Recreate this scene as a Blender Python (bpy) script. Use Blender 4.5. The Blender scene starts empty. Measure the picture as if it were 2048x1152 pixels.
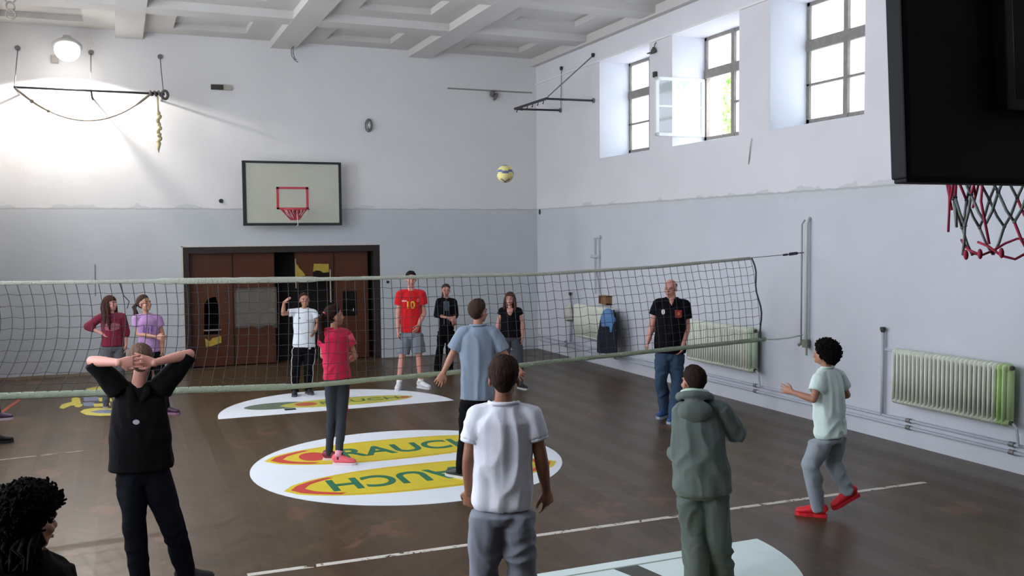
import bpy, bmesh, math, random, json
from mathutils import Vector, Matrix, noise
from mathutils.bvhtree import BVHTree
V = Vector
SKY = 6.2            # overcast sky brightness
EXPO = 0.72
LAMP_E, LAMP_W = 12.0, 190.0
FLOOR_A, FLOOR_B = '312617', '58452e'
random.seed(7)
C = bpy.context.scene.collection
sc = bpy.context.scene

# ------------------------------------------------------------------ camera
f_px, yaw, pitch, roll, cam_h = 1888.51, .395171, .0561986, -.00915049, 2.45
fwd = V((math.sin(yaw)*math.cos(pitch), math.cos(yaw)*math.cos(pitch), -math.sin(pitch)))
rgt = V((math.cos(yaw), -math.sin(yaw), 0)); up_ = rgt.cross(fwd)
r2 = math.cos(roll)*rgt + math.sin(roll)*up_; u2 = -math.sin(roll)*rgt + math.cos(roll)*up_
cam = bpy.data.objects.new('camera', bpy.data.cameras.new('camera')); C.objects.link(cam)
cam.matrix_world = Matrix(((r2.x, u2.x, -fwd.x, 0), (r2.y, u2.y, -fwd.y, 0), (r2.z, u2.z, -fwd.z, cam_h), (0, 0, 0, 1)))
cam.data.sensor_width = 36; cam.data.lens = f_px/2048*36; cam.data.clip_start = .05; cam.data.clip_end = 300
sc.camera = cam
# ------------------------------------------------------------------ view, world, lights
sc.view_settings.view_transform = 'Standard'; sc.view_settings.look = 'None'
sc.view_settings.gamma = 1; sc.view_settings.use_curve_mapping = False
sc.view_settings.exposure = EXPO
sc.cycles.max_bounces = 10; sc.cycles.diffuse_bounces = 6; sc.cycles.transparent_max_bounces = 12
sc.cycles.sample_clamp_indirect = 6; sc.cycles.use_denoising = True
wd = bpy.data.worlds.new('overcast_sky'); sc.world = wd; wd.use_nodes = True
wn = wd.node_tree.nodes; bg = wn['Background']
bg.inputs['Color'].default_value = (.92, .935, 1.0, 1); bg.inputs['Strength'].default_value = SKY
WIN_Y = [8.905+2.477*k for k in range(-3, 3)]; WIN_W = 1.78; LWIN_Y = [3.4+3.05*k for k in range(4)]; LWIN_W = 2.1; WIN_Z0, WIN_Z1 = 3.84, 5.62
RX, LX, BY, NY, CZ, PZ = 8.31, -2.25, 18.49, -2.0, 6.03, 2.985
def area(name, loc, rot, sx, sy, energy=0, portal=False, col=(1, 1, 1)):
    l = bpy.data.lights.new(name, 'AREA'); l.shape = 'RECTANGLE'; l.size = sx; l.size_y = sy; l.energy = energy; l.color = col
    o = bpy.data.objects.new(name, l); C.objects.link(o); o.location = loc; o.rotation_euler = rot
    l.cycles.is_portal = portal
    return o
for y in WIN_Y:
    area('window_portal', (9.29, y+WIN_W/2, 4.75), (0, math.pi/2, 0), 1.7, 1.7, portal=True)
for y in LWIN_Y:
    area('window_portal', (LX-.30, y+LWIN_W/2, 3.4), (0, -math.pi/2, 0), 4.3, 2.0, portal=True)

# ------------------------------------------------------------------ materials
def lin(c):
    if isinstance(c, str): c = tuple(int(c[i:i+2], 16)/255 for i in (0, 2, 4))
    return tuple((x/12.92 if x <= .04045 else ((x+.055)/1.055)**2.4) for x in c)
MATS = {}
def mat(name, col, rough=.6, var=.08, scale=6, bump=0, bscale=40, spec=.4, metal=0, stretch=(1, 1, 1), sheen=0):
    if name in MATS: return MATS[name]
    m = bpy.data.materials.new(name); m.use_nodes = True; nt = m.node_tree; N = nt.nodes; L = nt.links
    b = N['Principled BSDF']; c = lin(col)
    b.inputs['Roughness'].default_value = rough; b.inputs['Metallic'].default_value = metal
    b.inputs['Specular IOR Level'].default_value = spec
    if sheen: b.inputs['Sheen Weight'].default_value = sheen
    tc = N.new('ShaderNodeTexCoord'); mp = N.new('ShaderNodeMapping'); mp.inputs['Scale'].default_value = stretch
    L.new(tc.outputs['Object'], mp.inputs['Vector'])
    nz = N.new('ShaderNodeTexNoise'); nz.inputs['Scale'].default_value = scale; nz.inputs['Detail'].default_value = 5
    L.new(mp.outputs[0], nz.inputs['Vector'])
    mx = N.new('ShaderNodeMix'); mx.data_type = 'RGBA'
    mx.inputs['A'].default_value = (*[max(0, x*(1-var)) for x in c], 1); mx.inputs['B'].default_value = (*[min(1, x*(1+var)) for x in c], 1)
    L.new(nz.outputs['Fac'], mx.inputs['Factor']); L.new(mx.outputs['Result'], b.inputs['Base Color'])
    if bump:
        n2 = N.new('ShaderNodeTexNoise'); n2.inputs['Scale'].default_value = bscale; L.new(mp.outputs[0], n2.inputs['Vector'])
        bp = N.new('ShaderNodeBump'); bp.inputs['Strength'].default_value = bump; bp.inputs['Distance'].default_value = .02
        L.new(n2.outputs['Fac'], bp.inputs['Height']); L.new(bp.outputs[0], b.inputs['Normal'])
    MATS[name] = m; return m
class NT:
    def __init__(s, m): s.t = m.node_tree; s.N = s.t.nodes; s.L = s.t.links
    def m(s, op, a, b=None, c=None):
        n = s.N.new('ShaderNodeMath'); n.operation = op
        for i, v in enumerate((a, b, c)):
            if v is None: continue
            if isinstance(v, (int, float)): n.inputs[i].default_value = v
            else: s.L.new(v, n.inputs[i])
        return n.outputs[0]
    def mix(s, f, a, b):
        n = s.N.new('ShaderNodeMix'); n.data_type = 'RGBA'
        for k, v in (('Factor', f), ('A', a), ('B', b)):
            if isinstance(v, (int, float)): n.inputs[k].default_value = v
            elif isinstance(v, tuple): n.inputs[k].default_value = (*v[:3], 1)
            else: s.L.new(v, n.inputs[k])
        return n.outputs['Result']
    def noise(s, vec, scale, detail=4):
        n = s.N.new('ShaderNodeTexNoise'); n.inputs['Scale'].default_value = scale; n.inputs['Detail'].default_value = detail
        s.L.new(vec, n.inputs['Vector']); return n.outputs['Fac']
def wall_mat(name, upper, lower, edge='c4c8ca'):
    m = bpy.data.materials.new(name); m.use_nodes = True; t = NT(m); b = t.N['Principled BSDF']
    geo = t.N.new('ShaderNodeNewGeometry'); pos = geo.outputs['Position']
    sx = t.N.new('ShaderNodeSeparateXYZ'); t.L.new(pos, sx.inputs[0]); z = sx.outputs['Z']
    n1 = t.noise(pos, 1.3); n2 = t.noise(pos, 7)
    edge_z = t.m('ADD', PZ, t.m('MULTIPLY', t.m('SUBTRACT', n2, .5), .035))
    low = t.m('LESS_THAN', z, edge_z)
    u = t.mix(n1, tuple(x*.93 for x in lin(upper)), tuple(min(1, x*1.06) for x in lin(upper)))
    l = t.mix(n1, tuple(x*.92 for x in lin(lower)), tuple(min(1, x*1.08) for x in lin(lower)))
    col = t.mix(low, u, l)
    d = t.m('ABSOLUTE', t.m('SUBTRACT', z, t.m('SUBTRACT', edge_z, .03)))
    patch = t.m('MULTIPLY', t.m('LESS_THAN', d, t.m('MULTIPLY', t.m('SUBTRACT', t.noise(pos, 2.2), .44), .5)), .75)  # pale patches at the paint line carry painted-in bright reflections
    col = t.mix(patch, col, lin(edge))
    line = t.m('MULTIPLY', t.m('LESS_THAN', t.m('ABSOLUTE', t.m('SUBTRACT', z, edge_z)), .014), .5)
    col = t.mix(line, col, lin('9a9c9a'))
    t.L.new(col, b.inputs['Base Color'])
    t.L.new(t.m('ADD', .7, t.m('MULTIPLY', low, -.32)), b.inputs['Roughness'])
    bp = t.N.new('ShaderNodeBump'); bp.inputs['Strength'].default_value = .35; bp.inputs['Distance'].default_value = .02
    t.L.new(t.noise(pos, 4, 8), bp.inputs['Height']); t.L.new(bp.outputs[0], b.inputs['Normal'])
    return m
M_wall_r = wall_mat('plaster_blue_grey', 'dddce0', 'c6cad2')
M_wall_b = wall_mat('plaster_back', 'dadada', 'bfc4c8')
M_plaster = mat('white_plaster', 'e6e6e6', .8, .04, 2, .25, 12)
M_ceiling = mat('ceiling_plaster', 'c9c7c3', .85, .05, 1.5, .15, 10)
M_reveal = mat('reveal_plaster', 'd4d9de', .7, .04, 2)
def floor_mat():
    m = bpy.data.materials.new('herringbone_parquet'); m.use_nodes = True; t = NT(m); b = t.N['Principled BSDF']
    geo = t.N.new('ShaderNodeNewGeometry'); pos = geo.outputs['Position']
    sx = t.N.new('ShaderNodeSeparateXYZ'); t.L.new(pos, sx.inputs[0]); x, y = sx.outputs['X'], sx.outputs['Y']
    W = .23
    u = t.m('DIVIDE', x, W); row = t.m('FLOOR', u); fr = t.m('SUBTRACT', u, row)
    par = t.m('MODULO', t.m('ABSOLUTE', row), 2)
    tri = t.m('ABSOLUTE', t.m('SUBTRACT', par, fr))
    v = t.m('DIVIDE', t.m('ADD', y, t.m('MULTIPLY', tri, W)), .075)
    pid = t.m('FLOOR', v); pf = t.m('SUBTRACT', v, pid)
    wn_ = t.N.new('ShaderNodeTexWhiteNoise'); wn_.noise_dimensions = '2D'
    cb = t.N.new('ShaderNodeCombineXYZ'); t.L.new(row, cb.inputs[0]); t.L.new(pid, cb.inputs[1]); t.L.new(cb.outputs[0], wn_.inputs['Vector'])
    big = t.noise(pos, .55, 5); mid = t.noise(pos, 3, 5)
    k = t.m('ADD', t.m('MULTIPLY', wn_.outputs['Value'], .55), t.m('MULTIPLY', par, .07))  # every other row lighter: the rows' uneven sheen painted as tone
    k = t.m('ADD', k, t.m('MULTIPLY', big, .62)); k = t.m('ADD', k, t.m('MULTIPLY', mid, .36))
    col = t.mix(t.m('MULTIPLY', k, .70), lin(FLOOR_A), lin(FLOOR_B))
    seam = t.m('MULTIPLY', t.m('LESS_THAN', pf, .07), .3)
    col = t.mix(seam, col, lin('2c2420'))
    red = t.m('MULTIPLY', t.m('GREATER_THAN', t.noise(pos, 1.7, 6), .63), .25)
    col = t.mix(red, col, lin('8a5a48'))
    t.L.new(col, b.inputs['Base Color']); b.inputs['Specular IOR Level'].default_value = .35
    t.L.new(t.m('ADD', .33, t.m('MULTIPLY', par, .05)), b.inputs['Roughness'])
    bp = t.N.new('ShaderNodeBump'); bp.inputs['Strength'].default_value = .12; bp.inputs['Distance'].default_value = .01
    t.L.new(wn_.outputs['Value'], bp.inputs['Height']); t.L.new(bp.outputs[0], b.inputs['Normal'])
    return m
M_floor = floor_mat()

# ------------------------------------------------------------------ mesh helpers
def tag(o, label=None, cat=None, group=None, kind=None):
    if label: o['label'] = label
    if cat: o['category'] = cat
    if group: o['group'] = group
    if kind: o['kind'] = kind
    return o
def obj(name, bm, m, parent=None, smooth=False):
    me = bpy.data.meshes.new(name)
    if isinstance(bm, bpy.types.Mesh): me = bm; me.name = name
    else:
        bmesh.ops.recalc_face_normals(bm, faces=bm.faces); bm.to_mesh(me); bm.free()
    o = bpy.data.objects.new(name, me); C.objects.link(o)
    for mm in (m if isinstance(m, (list, tuple)) else [m]): me.materials.append(mm)
    if smooth:
        for p in me.polygons: p.use_smooth = True
    if parent: o.parent = parent
    return o
def thing(name, label, cat, loc=(0, 0, 0), rz=0, group=None):
    o = bpy.data.objects.new(name, None); C.objects.link(o); o.location = loc; o.rotation_euler = (0, 0, rz); o.empty_display_size = .1
    return tag(o, label, cat, group)
def struct(name, bm, m, parent=None, smooth=False):
    o = obj(name, bm, m, parent, smooth)
    if not parent: o['kind'] = 'structure'
    return o
def box(bm, x0, y0, z0, x1, y1, z1, bev=0):
    r = bmesh.ops.create_cube(bm, size=1)['verts']
    bmesh.ops.scale(bm, verts=r, vec=(abs(x1-x0), abs(y1-y0), abs(z1-z0)))
    bmesh.ops.translate(bm, verts=r, vec=((x0+x1)/2, (y0+y1)/2, (z0+z1)/2))
    if bev:
        es = list({e for v in r for e in v.link_edges})
        bmesh.ops.bevel(bm, geom=es, offset=bev, segments=2, affect='EDGES', profile=.6)
    return r
def perp(d):
    a = V((0, 0, 1)) if abs(d.z) < .9 else V((1, 0, 0))
    return (a - d*a.dot(d)).normalized()
def tube(bm, pts, rads, lat=None, n=12, closed=False, rot=0):
    """loft of ellipses: rads (a along lat, b across) or a plain radius"""
    pts = [V(p) for p in pts]
    if isinstance(rads, (int, float)): rads = [rads]*len(pts)
    rings = []; prev = None
    for i, p in enumerate(pts):
        if closed: d = pts[(i+1) % len(pts)]-pts[i-1]
        else: d = (pts[min(i+1, len(pts)-1)]-pts[max(i-1, 0)])
        if d.length < 1e-9: d = V((0, 0, 1))
        d.normalize()
        if lat is not None:
            la = lat[i] if isinstance(lat, list) else lat
            l = (la - d*la.dot(d))
            l = l.normalized() if l.length > 1e-6 else perp(d)
        elif prev is not None:
            l = prev - d*prev.dot(d); l = l.normalized() if l.length > 1e-6 else perp(d)
        else: l = perp(d)
        prev = l; q = d.cross(l)
        r = rads[i]; a, b = r if isinstance(r, (tuple, list)) else (r, r)
        rings.append([bm.verts.new(p + l*(a*math.cos(2*math.pi*k/n+rot)) + q*(b*math.sin(2*math.pi*k/n+rot))) for k in range(n)])
    m = len(rings)
    for i in range(m if closed else m-1):
        A, B = rings[i], rings[(i+1) % m]
        for k in range(n): bm.faces.new((A[k], A[(k+1) % n], B[(k+1) % n], B[k]))
    if not closed:
        bm.faces.new(rings[0]); bm.faces.new(rings[-1])
    return rings
def ell(bm, c, r, M=None, seg=14, ringn=10):
    r = r if isinstance(r, (tuple, list)) else (r, r, r)
    mt = Matrix.Translation(V(c)) @ ((M.to_4x4() if M else Matrix.Identity(4)) @ Matrix.Diagonal((*r, 1)))
    return bmesh.ops.create_uvsphere(bm, u_segments=seg, v_segments=ringn, radius=1, matrix=mt)['verts']
def arc(a, b, sag, n=12, sagdir=V((0, 0, -1))):
    a, b = V(a), V(b)
    return [a.lerp(b, t/n)+sagdir*sag*4*(t/n)*(1-t/n) for t in range(n+1)]
def prism(bm, pts, h0, h1, place=lambda x, y, z: (x, y, z)):
    lo = [bm.verts.new(place(x, y, h0)) for x, y in pts]; hi = [bm.verts.new(place(x, y, h1)) for x, y in pts]
    n = len(pts)
    bm.faces.new(lo[::-1]); bm.faces.new(hi)
    for i in range(n): bm.faces.new((lo[i], lo[(i+1) % n], hi[(i+1) % n], hi[i]))
def remesh(bm, vox, it=4, fac=.5):
    me = bpy.data.meshes.new('tmp'); bmesh.ops.recalc_face_normals(bm, faces=bm.faces); bm.to_mesh(me); bm.free()
    o = bpy.data.objects.new('tmp', me); C.objects.link(o)
    r = o.modifiers.new('r', 'REMESH'); r.mode = 'VOXEL'; r.voxel_size = vox
    if it:
        s = o.modifiers.new('s', 'SMOOTH'); s.iterations = it; s.factor = fac
    dg = bpy.context.evaluated_depsgraph_get(); dg.update()
    out = bpy.data.meshes.new_from_object(o.evaluated_get(dg))
    bpy.data.objects.remove(o); bpy.data.meshes.remove(me)
    for p in out.polygons: p.use_smooth = True
    return out
def displace(me, fn):
    nr = [v.normal.copy() for v in me.vertices]
    for v, n in zip(me.vertices, nr): v.co = v.co + n*fn(v.co, n)
def text_mesh(s, bold=0, ext=0.0):
    cu = bpy.data.curves.new('t', 'FONT'); cu.body = s; cu.align_x = 'CENTER'; cu.align_y = 'CENTER'; cu.size = 1; cu.offset = bold; cu.extrude = ext
    o = bpy.data.objects.new('t', cu); C.objects.link(o)
    dg = bpy.context.evaluated_depsgraph_get(); dg.update()
    me = bpy.data.meshes.new_from_object(o.evaluated_get(dg))
    bpy.data.objects.remove(o); bpy.data.curves.remove(cu)
    return me
def copy_tree(o, parent=None):
    c = o.copy(); C.objects.link(c)
    if parent: c.parent = parent
    for ch in list(o.children): copy_tree(ch, c)
    return c
# ------------------------------------------------------------------ room shell
bm = bmesh.new(); box(bm, LX-.3, NY-.2, -.3, RX+1, BY+.8, 0); struct('floor', bm, M_floor)
bm = bmesh.new()
GB = [(-2.64, -2.18), (.075, .533), (2.787, 3.25), (5.50, 5.96), (8.20, 8.66)]
ribs = [(15.93-2.445*k, 16.38-2.445*k) for k in range(8)]
for a, b in GB: box(bm, a, NY, CZ, b, BY+.1, 6.4)
for a, b in ribs: box(bm, LX, a, CZ+.004, RX, b, 6.4)
box(bm, LX, NY, 6.27, RX, BY+.1, 6.45)
ys = [(ribs[0][1], BY)] + [(ribs[i+1][1], ribs[i][0]) for i in range(7)]
for (x0, x1) in [(GB[i][1], GB[i+1][0]) for i in range(4)]:
    for (y0, y1) in ys:
        i_ = .5
        box(bm, x0, y0, 6.165, x0+i_, y1, 6.4); box(bm, x1-i_, y0, 6.165, x1, y1, 6.4)
        box(bm, x0, y0, 6.166, x1, y0+i_, 6.4); box(bm, x0, y1-i_, 6.166, x1, y1, 6.4)
struct('ceiling', bm, M_ceiling)
bm = bmesh.new()
def wall_open(bm, xa, xb, ys, w, z0):
    box(bm, xa, NY, 0, xb, BY+.6, z0); box(bm, xa, NY, WIN_Z1, xb, BY+.6, 6.4)
    e = [NY] + [v for y in ys for v in (y, y+w)] + [BY+.6]
    for i in range(0, len(e), 2): box(bm, xa, e[i], z0, xb, e[i+1], WIN_Z1)
wall_open(bm, RX, 9.28, WIN_Y, WIN_W, WIN_Z0); struct('wall_right', bm, M_wall_r)
bm = bmesh.new(); wall_open(bm, LX-.3, LX, LWIN_Y, LWIN_W, 1.2); struct('wall_left', bm, M_wall_r)
bm = bmesh.new()
DX0, DX1, DZ = 1.115, 4.845, 2.275
box(bm, LX, BY, 0, DX0, BY+.5, 6.4); box(bm, DX1, BY, 0, RX, BY+.5, 6.4); box(bm, DX0, BY, DZ, DX1, BY+.5, 6.4)
struct('wall_back', bm, M_wall_b)
bm = bmesh.new(); box(bm, LX-.3, NY-.2, 0, RX+1, NY, 6.4); struct('wall_front', bm, mat('dark_plaster', '4a4a4a'))
bm = bmesh.new(); box(bm, LX, BY-.02, 0, DX0-.02, BY, .05); struct('baseboard_back', bm, mat('board_tan', '8d7d6c'))
bm = bmesh.new(); box(bm, RX-.12, NY, CZ-.03, RX, BY, CZ+.02); struct('trim_1', bm, M_ceiling)
bm = bmesh.new(); box(bm, RX-.03, NY, WIN_Z1+.0, RX, BY, WIN_Z1+.03); struct('trim_2', bm, M_plaster)

# ------------------------------------------------------------------ windows
M_frame = mat('weathered_window_wood', '85807a', .8, .25, 14, .4, 60)
M_frame_w = mat('painted_window_wood', 'dfe8e4', .5, .05, 8)
def glass(name, f, col, tr=(.97, .99, 1)):
    m = bpy.data.materials.new(name); m.use_nodes = True; t = NT(m); N = t.N
    N.remove(N['Principled BSDF']); out = N['Material Output']
    a = N.new('ShaderNodeBsdfTransparent'); a.inputs[0].default_value = (*tr, 1)
    b = N.new('ShaderNodeBsdfTranslucent'); b.inputs[0].default_value = (*col, 1)
    d = N.new('ShaderNodeBsdfGlossy'); d.inputs['Roughness'].default_value = .05
    mx = N.new('ShaderNodeMixShader'); mx.inputs[0].default_value = f; t.L.new(a.outputs[0], mx.inputs[1]); t.L.new(b.outputs[0], mx.inputs[2])
    m2 = N.new('ShaderNodeMixShader'); m2.inputs[0].default_value = .05; t.L.new(mx.outputs[0], m2.inputs[1]); t.L.new(d.outputs[0], m2.inputs[2])
    t.L.new(m2.outputs[0], out.inputs['Surface']); return m
M_pane = glass('clear_window_glass', .15, (.95, .97, 1))
M_pane_r = glass('dusty_window_glass', .5, (.78, .80, .83), (.60, .61, .63))
M_pane_clear = glass('clear_sash_glass', .16, (.8, .95, .92))
FX = 8.93
def window(y0, idx, open_sash, side=1):
    """casement window: a frame with a mullion, a heavy transom and one glazing bar; side=-1 is the left wall"""
    X = (lambda v: v) if side == 1 else (lambda v: LX-(v-RX)*.22)
    y1 = y0+WIN_W; zb, zt = 3.96, WIN_Z1
    bm = bmesh.new(); d = .05 if side == 1 else .02; x0, x1 = X(FX), X(FX)+.07*side
    def b(ya, za, yb, zb_, dx=0): box(bm, min(x0, x1)-dx, ya, za, max(x0, x1)+dx, yb, zb_)
    mul = y1-.76 if False else y0+WIN_W*.565   # the mullion
    b(y0, zb, y0+.06, zt); b(y1-.06, zb, y1, zt); b(y0, zt-.05, y1, zt); b(y0, zb, y1, zb+.055)
    b(y0, 4.955, y1, 5.10, .015); b(mul-.04, zb, mul+.04, zt, .01)
    b(y0, 4.475, mul if open_sash else y1, 4.505)
    w = struct('window_%d' % idx, bm, M_frame)
    # panes
    cols = [(y0+.06, mul-.04), (mul+.04, y1-.06)]
    rows = [(zb+.055, 4.475), (4.505, 4.955), (5.10, zt-.05)]
    for ci, (ya, yb) in enumerate(cols):
        for ri, (za, zc) in enumerate(rows):
            if open_sash and ci == 1 and ri < 2: continue
            bm = bmesh.new(); xm = (x0+x1)/2; box(bm, xm-.002, ya, za, xm+.002, yb, zc)
            obj('pane', bm, M_pane_r, w)
    # sloping sill
    bm = bmesh.new()
    xi, xo = X(RX), X(FX)
    if side == 1:
        prism(bm, [(xi-.0, WIN_Z0), (xo, WIN_Z0), (xo, zb), (xi, WIN_Z0+.012)], y0, y1, lambda x, y, z: (x, z, y))
        obj('sill', bm, M_reveal, w)
        bm = bmesh.new(); box(bm, FX+.07, y0, WIN_Z0, 9.28, y1, zb-.02); obj('outer_sill', bm, M_reveal, w)
        for (ya, yb, za, zc) in ((y0, y0+.004, WIN_Z0, WIN_Z1), (y1-.004, y1, WIN_Z0, WIN_Z1)):
            bm = bmesh.new(); box(bm, RX+.002, ya, za, FX, yb, zc); obj('reveal', bm, M_reveal, w)
    return w, mul, y1
k = 1
for i, y in enumerate(WIN_Y[::-1]):
    w, mul, y1 = window(y, k, i == 1); k += 1
    if i == 1: WOPEN = (w, mul, y1)
for y in LWIN_Y:
    bm = bmesh.new(); xa, xb = LX-.18, LX-.12
    for q in ((y, 1.2, y+.06, WIN_Z1), (y+LWIN_W-.06, 1.2, y+LWIN_W, WIN_Z1), (y, 1.2, y+LWIN_W, 1.27), (y, WIN_Z1-.06, y+LWIN_W, WIN_Z1), (y+LWIN_W/2-.03, 1.2, y+LWIN_W/2+.03, WIN_Z1), (y, 2.7, y+LWIN_W, 2.76), (y, 4.2, y+LWIN_W, 4.26)): box(bm, xa, q[0], q[1], xb, q[2], q[3])
    w = struct('window_%d' % k, bm, M_frame); k += 1
    for ya, yb in ((y+.06, y+LWIN_W/2-.03), (y+LWIN_W/2+.03, y+LWIN_W-.06)):
        for za, zb_ in ((1.27, 2.7), (2.76, 4.2), (4.26, WIN_Z1-.06)):
            bm = bmesh.new(); box(bm, LX-.152, ya, za, LX-.148, yb, zb_); obj('pane', bm, M_pane, w)
# the sash that stands open into the room
w, mul, y1 = WOPEN
hinge = V((FX-.02, y1-.02, 0)); ang = math.radians(178.0); L_ = .90
dr = V((math.cos(ang), math.sin(ang), 0)); nr_ = V((-dr.y, dr.x, 0))
def sash_box(bm, a, b, z0, z1, t=.045):
    vs = box(bm, a, -t/2, z0, b, t/2, z1)
bm = bmesh.new(); z0, z1 = 4.015, 4.95
sash_box(bm, 0, .055, z0, z1); sash_box(bm, L_-.055, L_, z0, z1); sash_box(bm, 0, L_, z0, z0+.05); sash_box(bm, 0, L_, z1-.05, z1); sash_box(bm, .05, L_-.05, 4.475, 4.505, .03)
bmesh.ops.transform(bm, matrix=Matrix.Translation(hinge) @ Matrix.Rotation(ang, 4, 'Z'), verts=bm.verts)
sash = obj('open_sash', bm, M_frame_w, w); tag(sash, 'casement sash swung open into the room')
for a, b in ((z0+.05, 4.475), (4.505, z1-.05)):
    bm = bmesh.new(); box(bm, .055, -.002, a, L_-.055, .002, b)
    bmesh.ops.transform(bm, matrix=Matrix.Translation(hinge) @ Matrix.Rotation(ang, 4, 'Z'), verts=bm.verts)
    obj('sash_glass', bm, M_pane_clear, sash)
# a tree outside, seen through the open sash
def leaf_mat():
    m = mat('tree_leaves', '7fae5e', .6, .35, 3); m.node_tree.nodes['Principled BSDF'].inputs['Transmission Weight'].default_value = 0; return m
tr = thing('tree', 'green leafy tree outside, seen through the open window sash', 'tree', (20.6, 26.8, -1))
bm = bmesh.new(); tube(bm, [(0, 0, 0), (.1, 0, 4), (.0, .1, 7.2)], [.25, .18, .06]); obj('trunk', bm, mat('bark', '5c4c3c'), tr, True)
bm = bmesh.new(); rnd = random.Random(3)
for i in range(5200):
    d = V((rnd.gauss(0, 1), rnd.gauss(0, 1), rnd.gauss(0, 1))).normalized(); r = rnd.random()**.4
    cl = V((noise.noise(d*2.1), noise.noise(d*2.1+V((7, 0, 0))), 0))*.5
    c = V((d.x*1.7*r, d.y*1.7*r, 7.7+d.z*1.6*r))+cl
    if noise.noise(c*1.3) < -.15: continue
    s = .13; a = V((rnd.uniform(-1, 1), rnd.uniform(-1, 1), rnd.uniform(-1, 1))).normalized(); b_ = perp(a)
    bm.faces.new([bm.verts.new(c+a*s), bm.verts.new(c+b_*s*.5), bm.verts.new(c-a*s), bm.verts.new(c-b_*s*.5)])
obj('crown', bm, leaf_mat(), tr)

# ------------------------------------------------------------------ doors
M_door = mat('dark_red_door_wood', '4e2814', .45, .25, 3, .1, 30, stretch=(3, 3, .4))
M_door_dark = mat('dark_door_frame', '2a2320', .5, .2, 5)
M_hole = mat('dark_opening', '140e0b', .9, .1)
M_foam = mat('yellow_foam', 'a8923a', .8, .3, 9, .4, 30)
bm = bmesh.new()
for b in ((DX0, BY-.005, 0, DX0+.10, BY+.5, DZ), (DX1-.13, BY-.005, 0, DX1, BY+.5, DZ), (DX0, BY-.006, DZ-.12, DX1, BY+.5, DZ)): box(bm, *b)
struct('trim_3', bm, M_door_dark)
bm = bmesh.new(); box(bm, DX0-.03, BY-.012, -.0, DX0, BY+.004, DZ+.02); box(bm, DX0-.03, BY-.012, DZ, DX1+.02, BY+.004, DZ+.02)
struct('trim_4', bm, mat('bare_plaster_edge', 'c4bfb4', .9, .2, 20, .6, 50))
bm = bmesh.new(); box(bm, DX0, BY+.5, 0, DX1, BY+.6, DZ+.1); struct('trim_5', bm, M_hole)  # near-black sheet stands in for the shade behind the door gaps
DY = BY+.12
def leaf(n, x0, x1, z0=.02, z1=2.15, hole=None):
    """a door leaf; hole = polygon (x, z) cut by leaving it out of a panel strip"""
    bm = bmesh.new()
    if not hole: box(bm, x0, DY, z0, x1, DY+.045, z1)
    else:
        hx0, hx1, hz0, hz1 = hole
        box(bm, x0, DY, z0, hx0, DY+.045, z1); box(bm, hx1, DY, z0, x1, DY+.045, z1)
        box(bm, hx0, DY, z0, hx1, DY+.045, hz0); box(bm, hx0, DY, hz1, hx1, DY+.045, z1)
    d = struct('door_%d' % n, bm, M_door)
    bm = bmesh.new()
    for x in (x0+.006, x1-.012): box(bm, x, DY-.006, z0, x+.008, DY, z1)
    obj('edge_bead', bm, M_door_dark, d); return d
d = leaf(1, 1.22, 2.075, hole=(1.52, 1.84, .62, 1.33))
bm = bmesh.new(); prism(bm, [(1.51, .61), (1.53, .61), (1.55, 1.2), (1.62, 1.3), (1.75, 1.34), (1.51, 1.34)], DY-.004, DY+.05, lambda x, z, y: (x, y, z)); obj('splintered_panel', bm, M_door, d)
bm = bmesh.new(); prism(bm, [(1.76, 1.34), (1.80, 1.2), (1.83, .61), (1.85, .61), (1.85, 1.34)], DY-.004, DY+.05, lambda x, z, y: (x, y, z)); obj('splintered_panel', bm, M_door, d)
bm = bmesh.new(); box(bm, 1.52, DY-.012, .69, 1.84, DY+.02, .715); obj('cross_bar', bm, mat('pale_bar', '8a8078'), d)
bm = bmesh.new(); prism(bm, [(1.545, .555), (1.60, .51), (1.64, .50), (1.68, .55), (1.74, .56), (1.84, .585), (1.84, .46), (1.72, .42), (1.56, .375)], DY-.02, DY-.002, lambda x, z, y: (x, y, z)); tag(obj('foam_patch', bm, M_foam, d), 'ragged yellow foam patch')
d = leaf(2, 2.085, 2.86)
bm = bmesh.new()
nx, nz_ = 14, 12
g = [[bm.verts.new((2.09+.80*i/nx, DY-.012-.012*noise.noise(V((i*.35, j*.35, 3))), .715+.77*j/nz_-(.03 if j == 0 and i > 4 else 0)*math.sin(i))) for i in range(nx+1)] for j in range(nz_+1)]
for j in range(nz_):
    for i in range(nx): bm.faces.new((g[j][i], g[j][i+1], g[j+1][i+1], g[j+1][i]))
bmesh.ops.solidify(bm, geom=bm.faces[:], thickness=.004)
bmesh.ops.recalc_face_normals(bm, faces=bm.faces); tag(obj('paper_sheet', bm, mat('beige_paper', '958c80', .9, .12, 5, .3, 12), d, True), 'crumpled beige sheet taped over the leaf')
d = leaf(3, 3.25, 4.01, z0=1.62)
bm = bmesh.new(); prism(bm, [(3.26, 1.66), (3.45, 1.69), (3.40, 1.77), (3.34, 1.83), (3.30, 1.90), (3.26, 1.94)], DY-.02, DY-.002, lambda x, z, y: (x, y, z)); tag(obj('foam_patch', bm, M_foam, d), 'ragged yellow foam patch')
bm = bmesh.new(); prism(bm, [(3.60, 1.76), (3.66, 1.79), (3.74, 1.78), (3.80, 1.74), (3.91, 1.75), (3.91, 1.91), (3.62, 1.92)], DY-.02, DY-.002, lambda x, z, y: (x, y, z)); tag(obj('foam_patch', bm, M_foam, d), 'ragged yellow foam patch')
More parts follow.
